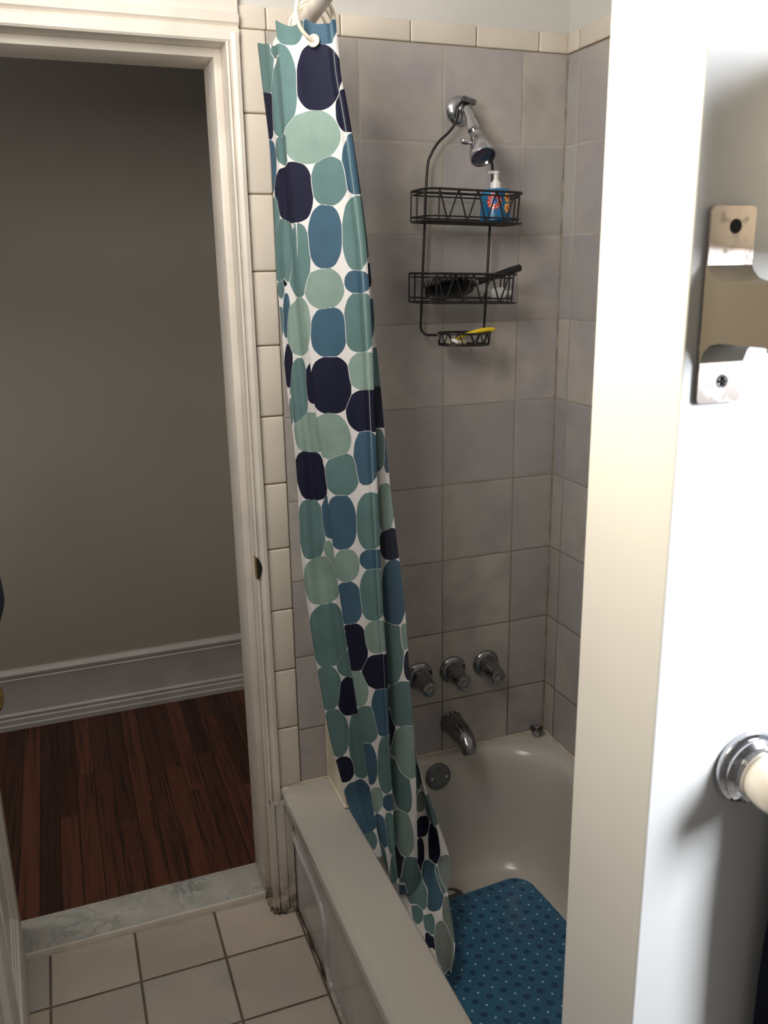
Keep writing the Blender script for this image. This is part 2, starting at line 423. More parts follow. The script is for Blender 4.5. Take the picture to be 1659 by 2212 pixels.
# brass strike plate in the jamb edge
st = thing('strike_plate', (-.493, -.001, .985), 'small tarnished brass strike plate with dark latch hole in door frame', 'strike plate')
b = bmesh.new(); box(b, -.4965, -.4935, -.0185, .006, .954, 1.010, .001); link('plate', b, BRASS, st)
b = bmesh.new()
prf = [(-.4925+.0095*math.sin(PI*k/10), .956+.053*k/10) for k in range(11)]
prism(b, [(x, z) for x, z in prf] + [(-.4945, 1.009), (-.4945, .956)], 'y', -.0225, -.010)
link('latch_hole', b, DARK, st)

# ------------------------------------------------------------------ open door with mouldings
DO = thing('door', (-1.125, .03, .0), 'open white panelled door swung into the bathroom at the left edge', 'door')
DO.name = 'door_1'; DO['kind'] = 'structure'
Md = Matrix.Translation((-1.124, .05, 0)) @ Matrix.Rotation(math.radians(3.2), 4, 'Z')
# local: x = thickness (0 = hall face), y negative along the slab
def dlink(name, bm, m, par=DO, smooth=True):
    bmesh.ops.transform(bm, matrix=Md, verts=bm.verts); return link(name, bm, m, par, smooth)
b = bmesh.new()
W_ = .63
box(b, -.030, -.012, -W_, 0, .008, 2.10)
for (y0, y1, z0, z1) in ((-.115, 0, .008, 2.10), (-W_, -W_+.115, .008, 2.10), (-W_+.115, -.115, .008, .215), (-W_+.115, -.115, .86, 1.04), (-W_+.115, -.115, 1.98, 2.10)):
    box(b, -.042, 0, y0, y1, z0, z1, .001)
dlink('slab', b, W_PAINT)
for (z0, z1) in ((.215, .86), (1.04, 1.98)):
    b = bmesh.new()
    for k, (ins, dep) in enumerate(((0, .003), (.016, -.003), (.032, -.007))):
        y0, y1 = -W_+.115+ins, -.115-ins; a, c = z0+ins, z1-ins; w = .009
        for q in ((y0, y0+w, a, c), (y1-w, y1, a, c), (y0, y1, a, a+w), (y0, y1, c-w, c)):
            box(b, -.014, dep, q[0], q[1], q[2], q[3], .0035)
    dlink('panel_moulding', b, W_PAINT)
b = bmesh.new(); kp = (0, -.545, .983)
lathe(b, kp, (1, 0, 0), [(0, .030), (.004, .031), (.007, .026), (.009, .012), (.022, .010), (.027, .018), (.034, .0265), (.044, .028), (.053, .022), (.058, .010), (.059, 0)])
dlink('door_knob', b, BRASS)
b = bmesh.new(); box(b, 0, .003, -.575, -.515, .90, 1.05, .001); dlink('rosette', b, BRASS)
# navy garment on the hall side of the door
b = bmesh.new()
def drape(bm, cx, cy, z0, z1, wx, wy, nz=40, n=36):
    rings = []
    for i in range(nz+1):
        t = i/nz; z = z1+(z0-z1)*t; k = (.25+.75*min(1, t*2.2))*(1-.55*max(0, t-.86)/.14)
        k *= 1+.07*math.sin(t*17)
        rings.append([bm.verts.new((cx+wx*k*math.cos(2*PI*j/n)*(1+.18*math.sin(5*2*PI*j/n+t*2)), cy+wy*k*math.sin(2*PI*j/n)*(1+.12*math.sin(4*2*PI*j/n+1)), z)) for j in range(n)])
    for A, B in zip(rings[:-1], rings[1:]):
        for j in range(n): bm.faces.new((A[j], A[(j+1) % n], B[(j+1) % n], B[j]))
    bm.faces.new(rings[0]); bm.faces.new(rings[-1][::-1])
drape(b, .032, -.30, .985, 1.52, .034, .11)
bmesh.ops.transform(b, matrix=Md, verts=b.verts)
o = link('hanging_garment', b, NAVY); tag(o, 'navy cloth garment hanging from the open door at the left edge', 'garment')

# ------------------------------------------------------------------ bathtub
TB = thing('bathtub', (-.07, -.66, 0), 'white enamel alcove bathtub with a wide rim beside the tiled wall', 'bathtub')
b = bmesh.new(); RZ = .3674
lev = [  # x0,x1,y0,y1,z, radii
 (-.437, .320, -1.312, -.003, .318, .004), (-.455, .320, -1.312, -.003, .322, .004), (-.462, .320, -1.312, -.003, .331, .004), (-.4635, .320, -1.312, -.003, .345, .004), (-.461, .320, -1.312, -.003, .358, .004), (-.452, .320, -1.312, -.003, .3655, .004), (-.440, .320, -1.312, -.003, RZ, .004),
 (-.338, .292, -1.245, -.020, RZ, .10), (-.326, .282, -1.232, -.026, .3635, .115), (-.319, .274, -1.222, -.033, .352, .125), (-.315, .268, -1.215, -.038, .330, .13), (-.309, .259, -1.20, -.045, .27, .13),
 (-.300, .248, -1.165, -.055, .19, .13), (-.290, .236, -1.12, -.068, .12, .125), (-.276, .222, -1.08, -.084, .075, .12), (-.258, .204, -1.05, -.102, .046, .11), (-.235, .182, -1.02, -.125, .031, .10), (-.19, .14, -.97, -.17, .026, .08), (-.06, .0, -.8, -.4, .026, .02)]
rings = []
for (x0, x1, y0, y1, z, r) in lev:
    big = r*1.35 if r > .02 else r
    rings.append([b.verts.new((x, y, z)) for x, y in rrect(x0, x1, y0, y1, (big, r*.6, r, r), 12)])
for A, B in zip(rings[:-1], rings[1:]):
    n = len(A)
    for k in range(n): b.faces.new((A[k], A[(k+1) % n], B[(k+1) % n], B[k]))
b.faces.new(rings[-1])
bmesh.ops.recalc_face_normals(b, faces=b.faces)
for f in b.faces:
    pass
o = link('basin', b, PORC, TB)
# make sure normals point up out of the basin
if o.data.polygons[-1].normal.z < 0:
    o.data.flip_normals()
b = bmesh.new(); box(b, -.4370, -.420, -1.312, -.004, .0, .325)
link('apron', b, APRON, TB)
b = bmesh.new()
path = smoothpath([(-.437, -.004, .236), (-.437, -.09, .214), (-.437, -.17, .213), (-.437, -.24, .206), (-.437, -.285, .180), (-.437, -.300, .140), (-.437, -.298, .090), (-.437, -.300, .045), (-.437, -.330, .014), (-.437, -.42, .006), (-.437, -1.31, .006)], 8)
tube(b, path, .0085, 12); link('apron_ridge', b, APRON, TB)
b = bmesh.new(); cen = (-.045, -.168, .0275)
lathe(b, cen, (0, 0, 1), [(0, .034), (.002, .033), (.003, .028), (.0, .020), (-.0005, 0)], 36); link('drain', b, CHROMED, TB)
# dark sealant line where the apron meets the floor
b = bmesh.new(); tube(b, [(-.4385, -.02-.03*k, .002+.0012*math.sin(k*2.1)) for k in range(43)], [.0032+.0018*math.sin(k*1.7)+.001*math.sin(k*4.1) for k in range(43)], 8)
o = link('caulk_line', b, plain('grimy_caulk', (70, 60, 48), .8, var=.3, scale=50)); tag(o, 'dark grimy caulk line between tub apron and floor tiles', 'caulk')
b = bmesh.new()
tube(b, [(-.46+.02*k, -.003, .3688+.0008*math.sin(k*3.3)) for k in range(40)], .0036, 8); tube(b, [(.3185, -.01-.032*k, .3688) for k in range(41)], .0036, 8)
o = link('caulk_line', b, plain('white_caulk', (206, 196, 176), .5, var=.12, scale=30)); tag(o, 'cream caulk bead sealing tub rim to the grey wall tiles', 'caulk')
# overflow plate
OV = thing('overflow_plate', (-.030, -.044, .315), 'round grey overflow plate with two screws on the tub end wall', 'overflow plate')
ax = Vector((0, -1, .13)).normalized(); oc = Vector((-.030, -.037, .318))
b = bmesh.new(); lathe(b, oc, ax, [(0, .037), (.006, .037), (.009, .034), (.0095, .030), (.0095, 0)], 48); link('plate', b, OVG, OV)
for s in (-1, 1):
    b = bmesh.new(); lathe(b, oc+ax*.0095+Vector((s*.021, 0, -.002)), ax, [(0, .0045), (.0015, .004), (.002, 0)], 16); link('screw', b, CHROME, OV)
# splash guard fin on the rim corner
b = bmesh.new()
pts = [(0, .369), (-.152, .369), (-.147, .383), (-.110, .425), (-.07, .50), (-.045, .62), (-.03, .80), (-.02, .95), (0, .95)]
prism(b, [(y-.001, z) for y, z in pts], 'x', -.3335, -.3305)
box(b, -.3365, -.327, -.0075, -.0005, .369, .97, .001); box(b, -.338, -.326, -.154, -.001, .3675, .3725, .0015)
o = link('splash_guard', b, plain('cream_plastic_guard', (222, 212, 194), .35, var=.03)); tag(o, 'cream plastic splash guard fin on the tub rim against the back wall', 'splash guard')
b = bmesh.new(); tube(b, [(.3213, -.0015, z) for z in np.linspace(.372, 2.14, 90)], [.0022+.0008*math.sin(k*1.3)+.0006*math.sin(k*.37) for k in range(90)], 8)
struct('trim_6', b, plain('stained_corner_caulk', (150, 138, 122), .7, var=.25, scale=22, dirt=(1.5, .5, (120, 84, 44))), True, 'brown stained caulk line in the corner of the tiled walls')
# drain stopper resting on the rim corner
SP = thing('drain_stopper', (.283, -.030, RZ), 'small chrome drain stopper standing on the tub rim corner', 'drain stopper')
b = bmesh.new(); lathe(b, (.283, -.030, RZ-.001), (0, 0, 1), [(0, .006), (.004, .009), (.006, .0085), (.010, .007), (.020, .0068)], 24); link('stem', b, CHROME, SP)
b = bmesh.new(); lathe(b, (.283, -.030, RZ+.018), (0, 0, 1), [(0, .007), (.001, .014), (.004, .0185), (.007, .0192), (.009, .018), (.010, .0)], 32); link('flange', b, CHROMED, SP)
b = bmesh.new(); lathe(b, (.283, -.030, RZ+.027), (0, 0, 1), [(0, .009), (.006, .009), (.0075, .007), (.0075, 0)], 24); link('knob', b, CHROME, SP)

# ------------------------------------------------------------------ bath mat
b = bmesh.new()
out = rrect(-.19, .19, -.40, .40, (.055,)*4, 10); zt = .004
A = [b.verts.new((x, y, 0)) for x, y in out]; B = [b.verts.new((x*.997, y*.998, zt)) for x, y in out]
n = len(A)
for k in range(n): b.faces.new((A[k], A[(k+1) % n], B[(k+1) % n], B[k]))
b.faces.new(B); b.faces.new(A[::-1])
bmesh.ops.recalc_face_normals(b, faces=b.faces)
o = link('bath_mat', b, matmat(), None, False); o.location = (.012, -.575, .0295); o.rotation_euler = (0, 0, math.radians(4.0))
tag(o, 'blue vinyl bath mat with suction cup circles lying on the tub floor', 'bath mat')

# ------------------------------------------------------------------ shower head
SH = thing('shower_fixture', (.037, 0, 2.013), 'chrome shower arm and cone shower head on the tiled wall', 'shower head')
wc = Vector((.037, 0, 2.013))
b = bmesh.new(); lathe(b, wc, (0, -1, 0), [(0, .031), (.004, .0315), (.010, .027), (.015, .019), (.017, .0125), (.017, 0)], 44); link('escutcheon', b, CHROME, SH)
b = bmesh.new(); tube(b, smoothpath([wc, wc+Vector((0, -.035, 0)), wc+Vector((0, -.052, -.012)), wc+Vector((0, -.078, -.047))], 8), .0098, 20); link('arm', b, CHROME, SH)
hd = Vector((.0, -.045, -.060)).normalized(); p1 = wc+Vector((0, -.068, -.034))
b = bmesh.new(); lathe(b, p1, hd, [(0, .0098), (.001, .0125), (.014, .0125), (.015, .0145), (.024, .0145), (.026, .011), (.030, .012), (.034, .0135), (.038, .011), (.040, 0)], 28); link('ball_joint', b, CHROME, SH)
p2 = p1+hd*.034
b = bmesh.new(); lathe(b, p2, hd, [(0, .009), (.002, .0135), (.020, .0175), (.021, .0185), (.048, .0265), (.064, .0295), (.066, .029), (.0655, .0262), (.058, .025), (.058, 0)], 48); link('head', b, CHROME, SH)
b = bmesh.new(); lathe(b, p2+hd*.0575, hd, [(0, .0248), (.0015, .0248), (.0015, 0)], 40); link('spray_face', b, CHROMED, SH)
b = bmesh.new(); q = p2+hd*.026; lathe(b, q+Vector((-.014, 0, 0)), (-1, 0, .12), [(0, .004), (.012, .004), (.013, .0065), (.026, .0068), (.028, .005), (.028, 0)], 20); link('flow_knob', b, CHROME, SH)

# ------------------------------------------------------------------ caddy
CA = thing('shower_caddy', (.034, -.03, 2.02), 'black wire two-basket shower caddy hanging from the shower arm', 'shower caddy')
cp = Vector((.0335, -.034, 2.026)); th = math.radians(2.7)
def CL(x, y, d):   # caddy-local: x right, y towards the room, d down from the hook
    return (cp.x+x*math.cos(th)-d*math.sin(th), cp.y-y, cp.z-d*math.cos(th)-x*math.sin(th)*.6)
wr = .0031
loop = [(0, 0), (-.009, .004), (-.0135, .015), (-.016, .034), (-.021, .050), (-.036, .068), (-.058, .088), (-.075, .115), (-.083, .150)]
L_ = [(x, d) for x, d in loop]
b = bmesh.new()
tube(b, [CL(*v) for v in smoothpath([(x, 0, d) for x, d in L_] + [(-.084, 0, .30), (-.084, 0, .47), (-.083, .0, .500), (-.074, .012, .513), (-.05, .02, .514)], 6)], wr, 10)
tube(b, [CL(*v) for v in smoothpath([(-x, 0, d) for x, d in L_] + [(.084, 0, .30), (.084, 0, .47), (.083, .0, .500), (.076, .012, .511), (.06, .02, .512)], 6)], wr, 10)
link('hanging_frame', b, BLACKW, CA)
b = bmesh.new(); box(b, -.014, .020, -.006, .006, -.004, .008, .002); bmesh.ops.transform(b, matrix=Matrix.Translation((.040, -.040, 2.027)) @ Matrix.Rotation(math.radians(14), 4, 'Y'), verts=b.verts)
link('hook_clip', b, CHROMED, CA)
def basket(d0, d1, hw, dep):
    b = bmesh.new()
    def ring(d, w, dp, r): tube(b, [CL(x, y, d) for x, y in rrect(-w, w, .002, dp, (.03, .03, .006, .006), 5)], r, 8, closed=True)
    ring(d0, hw, dep, .0026); ring(d0+.008, hw-.004, dep-.004, .0019); ring(d1, hw-.003, dep-.003, .0026); ring(d1-.010, hw-.003, dep-.002, .0019)
    for x, y in ((-hw, .004), (hw, .004), (-hw+.004, dep-.025), (hw-.004, dep-.025), (-hw+.004, .03), (hw-.004, .03), (-hw+.028, dep), (hw-.028, dep)):
        tube(b, [CL(x, y, d0), CL(x*.985, y*.98, d1)], .0019, 8)
    # zigzag on the front
    n = 8; x0, x1 = -hw+.028, hw-.028
    zz = [(x0+(x1-x0)*k/n, d0 if k % 2 == 0 else d1) for k in range(n+1)]
    for (xa, da), (xb, db) in zip(zz[:-1], zz[1:]): tube(b, [CL(xa, dep, da), CL(xb, dep-.002, db)], .0019, 8)
    for k in range(7):
        y = .012+k*(dep-.02)/6; tube(b, [CL(-hw+.004, y, d1), CL(hw-.004, y, d1)], .0019, 8)
    return link('basket', b, BLACKW, CA)
basket(.196, .262, .122, .098); basket(.374, .438, .120, .098)
b = bmesh.new()
el = lambda d, s=1: [CL(.006+.064*s*math.cos(2*PI*k/40), .052+.046*s*math.sin(2*PI*k/40), d) for k in range(40)]
tube(b, el(.508), .0027, 8, closed=True); tube(b, el(.534, .96), .0024, 8, closed=True)
wv = [CL(.006+.063*math.cos(2*PI*k/160), .052+.045*math.sin(2*PI*k/160), .521+.0115*math.sin(2*PI*k/160*14)) for k in range(160)]
tube(b, wv, .0014, 6, closed=True)
for k in range(-3, 4):
    x = .016*k; y = .044*math.sqrt(max(0, 1-(x/.062)**2)); tube(b, [CL(.006+x, .052-y, .534), CL(.006+x, .052+y, .534)], .0016, 6)
link('soap_dish', b, BLACKW, CA)
b = bmesh.new(); wv = [CL(.006+.0635*math.cos(2*PI*k/160), .053+.0465*math.sin(2*PI*k/160), .5215+.0105*math.sin(2*PI*k/160*14+.9)) for k in range(160)]
tube(b, wv[84:156], .0011, 6); link('chrome_trim', b, CHROME, CA)

# pump bottle in the upper basket
px, py, pd = CL(.072, .048, .262-.004)
PB = thing('soap_dispenser', (px, py, pd), 'blue floral soap bottle with white pump in the upper caddy basket', 'soap bottle')
bm_ = bottlemat()
b = bmesh.new(); lathe(b, (0, 0, 0), (0, 0, 1), [(0, 0), (0, .031), (.003, .0355), (.030, .0345), (.066, .0325), (.071, .030), (.073, .016), (.074, .0)], 48)
o = link('bottle', b, bm_, None); o.parent = PB
b = bmesh.new(); lathe(b, (0, 0, 0), (0, 0, 1), [(.073, .0125), (.086, .0125), (.087, .008), (.091, .0075), (.092, .0055), (.104, .0055), (.105, .0075), (.110, .007), (.111, 0)], 28)
tube(b, [(0, 0, .106), (-.012, -.003, .1075), (-.021, -.005, .1065)], [.0048, .0036, .0028], 10)
o = link('pump', b, WHITEP, None); o.parent = PB

# hair brush in the lower basket
hb0 = Vector(CL(-.098, .050, .438-.020)); hb1 = Vector(CL(.022, .055, .395)); hb2 = Vector(CL(.142, .060, .357))
HB = thing('hair_brush', hb0, 'black paddle hair brush with bristles lying in the lower caddy basket', 'hair brush')
b = bmesh.new(); d = (hb1-hb0); n = 22; rr_ = []
side = Vector((.0, -.80, -.60)).normalized(); upv = d.normalized().cross(side).normalized()
if upv.z < 0: upv = -upv
rings = []
for i in range(n+1):
    t = i/n; w = math.sqrt(max(0, 1-(2*t-1)**2))**.6; c = hb0+d*t
    rings.append([b.verts.new(c+side*math.cos(2*PI*k/20)*.030*w+upv*(math.sin(2*PI*k/20)*.0095*w-.004)) for k in range(20)])
for A, B in zip(rings[:-1], rings[1:]):
    for k in range(20): b.faces.new((A[k], A[(k+1) % 20], B[(k+1) % 20], B[k]))
bmesh.ops.remove_doubles(b, verts=b.verts, dist=.0002); bmesh.ops.recalc_face_normals(b, faces=b.faces)
link('paddle', b, BLACKP, HB)
b = bmesh.new(); hdir = (hb2-hb1)
tube(b, [hb1-hdir*.06, hb1, hb1+hdir*.1, hb1+hdir*.45, hb1+hdir*.8, hb1+hdir*.97, hb2], [.007, .0085, .0075, .0078, .0088, .008, .003], 16); link('handle', b, BLACKP, HB)
b = bmesh.new(); lathe(b, hb1+hdir*.0, hdir, [(0, .0089), (.004, .0091), (.008, .0086)], 24); link('ferrule', b, CHROME, HB)
b = bmesh.new()
for i in range(24):
    for j in range(-4, 5):
        t = .03+.90*i/23; w = math.sqrt(max(0, 1-(2*t-1)**2))
        if abs(j)/4.2 > w: continue
        c = hb0+d*t+side*(j*.0065); q = random.uniform(-.12, .12)
        tube(b, [c+upv*.002, c+(upv+d.normalized()*(-.30+q)+side*q*.5).normalized()*(.024+random.uniform(-.002, .002))], .0009, 4)
o = link('bristles', b, BLACKP, HB)
o['kind'] = 'stuff'
# small clear bottle
cx, cy, cz = CL(.092, .052, .438-.004)
SB = thing('small_bottle', (cx, cy, cz), 'small clear plastic bottle lying behind the brush handle in the lower basket', 'bottle')
b = bmesh.new(); lathe(b, (cx-.020, cy, cz+.014), (1, -.2, .06), [(0, 0), (0, .011), (.003, .015), (.028, .016), (.034, .010), (.035, .007), (.040, .007)], 24); link('body', b, GLASSC, SB)
b = bmesh.new(); lathe(b, (cx+.018, cy-.0076, cz+.0160), (1, -.2, .06), [(0, .0075), (.010, .0075), (.011, 0)], 20); link('cap', b, plain('milky_cap', (205, 205, 200), .3), SB)
# soap and razor in the dish
c0 = Vector(CL(-.016, .052, .534-.008))
b = bmesh.new(); lathe(b, c0-Vector((0, 0, .006)), (0, 0, 1), [(0, 0), (0, .020), (.003, .026), (.008, .026), (.011, .020), (.012, 0)], 32, sx=1.3)
o = link('soap_bar', b, SOAPM); tag(o, 'pale yellow bar of soap in the wire soap dish', 'soap')
RA = thing('razor', c0, 'yellow plastic razor lying across the soap dish', 'razor')
b = bmesh.new()
tube(b, smoothpath([CL(-.030, .075, .522), CL(-.01, .080, .512), (CL(.022, .082, .503)), CL(.052, .080, .499), CL(.073, .076, .499)], 6), [.0035]*6+[.0045]*6+[.0055]*6+[.005]*6+[.0025], 12); link('handle', b, YELLOW, RA)
b = bmesh.new(); q = Vector(CL(-.034, .076, .524)); box(b, -.006, .006, -.018, .018, -.004, .004, .0015); bmesh.ops.transform(b, matrix=Matrix.Translation(q) @ Matrix.Rotation(.5, 4, 'Y'), verts=b.verts); link('blade_head', b, WHITEP, RA)

# ------------------------------------------------------------------ taps
names = ['chrome faucet handle nearest the shower curtain', 'middle chrome faucet handle of the three on the wall', 'rightmost chrome faucet handle nearest the tub corner']
for i, x in enumerate((-.069, .030, .131)):
    c = Vector((x, .001, .612))
    F = thing('faucet_handle', c, names[i], 'faucet handle', 'three faucet handles on the tiled wall')
    b = bmesh.new(); lathe(b, c, (0, -1, 0), [(0, .038), (.003, .0385), (.008, .036), (.012, .030), (.013, .0255), (.022, .0245), (.023, 0)], 44); link('escutcheon', b, CHROMEM, F)
    lob = lambda t, h: 1+.055*math.cos(8*t)*(1 if h > .05 else .35)
    b = bmesh.new(); lathe(b, c+Vector((0, -.020, -.004)), (0, -1, -.06), [(0, .0235), (.006, .0245), (.030, .0225), (.040, .0205), (.047, .0200), (.052, .0212), (.057, .0205), (.0585, .0175), (.0585, .012), (.057, .0115), (.057, .0085), (.0585, .008), (.0585, 0)], 64, rfun=lob); link('handle', b, CHROMEM, F)
TS = thing('tub_spout', (.028, 0, .45), 'chrome tub spout curving down over the end of the bathtub', 'tub spout')
b = bmesh.new()
path = smoothpath([(.028, 0, .452), (.028, -.03, .452), (.028, -.060, .450), (.028, -.088, .443), (.028, -.108, .430), (.028, -.114, .417)], 6)
rad = np.interp(np.linspace(0, 1, len(path)), [0, .15, .5, .8, 1], [.031, .031, .028, .0225, .0195])
tube(b, path, [float(q) for q in rad], 28); link('spout_body', b, chrome('spotted_chrome', (150, 150, 152), .16, .55), TS)
b = bmesh.new(); lathe(b, (.028, 0, .452), (0, -1, 0), [(0, .0325), (.004, .033), (.007, .031)], 36); link('collar', b, CHROMED, TS)

# ------------------------------------------------------------------ curtain rod, rings
def rod(y): return Vector((-.386-.084*(-y-.253), y, 2.115))
b = bmesh.new(); tube(b, [rod(-y) for y in np.linspace(0.0, 1.31, 30)], .0158, 24)
RO = link('curtain_rod', b, RODM); tag(RO, 'white shower curtain rod running out from the tiled back wall', 'curtain rod')
b = bmesh.new(); lathe(b, rod(0), (0, -1, 0), [(0, .03), (.004, .03), (.012, .02), (.013, .016)], 32); link('wall_flange', b, RODM, RO)
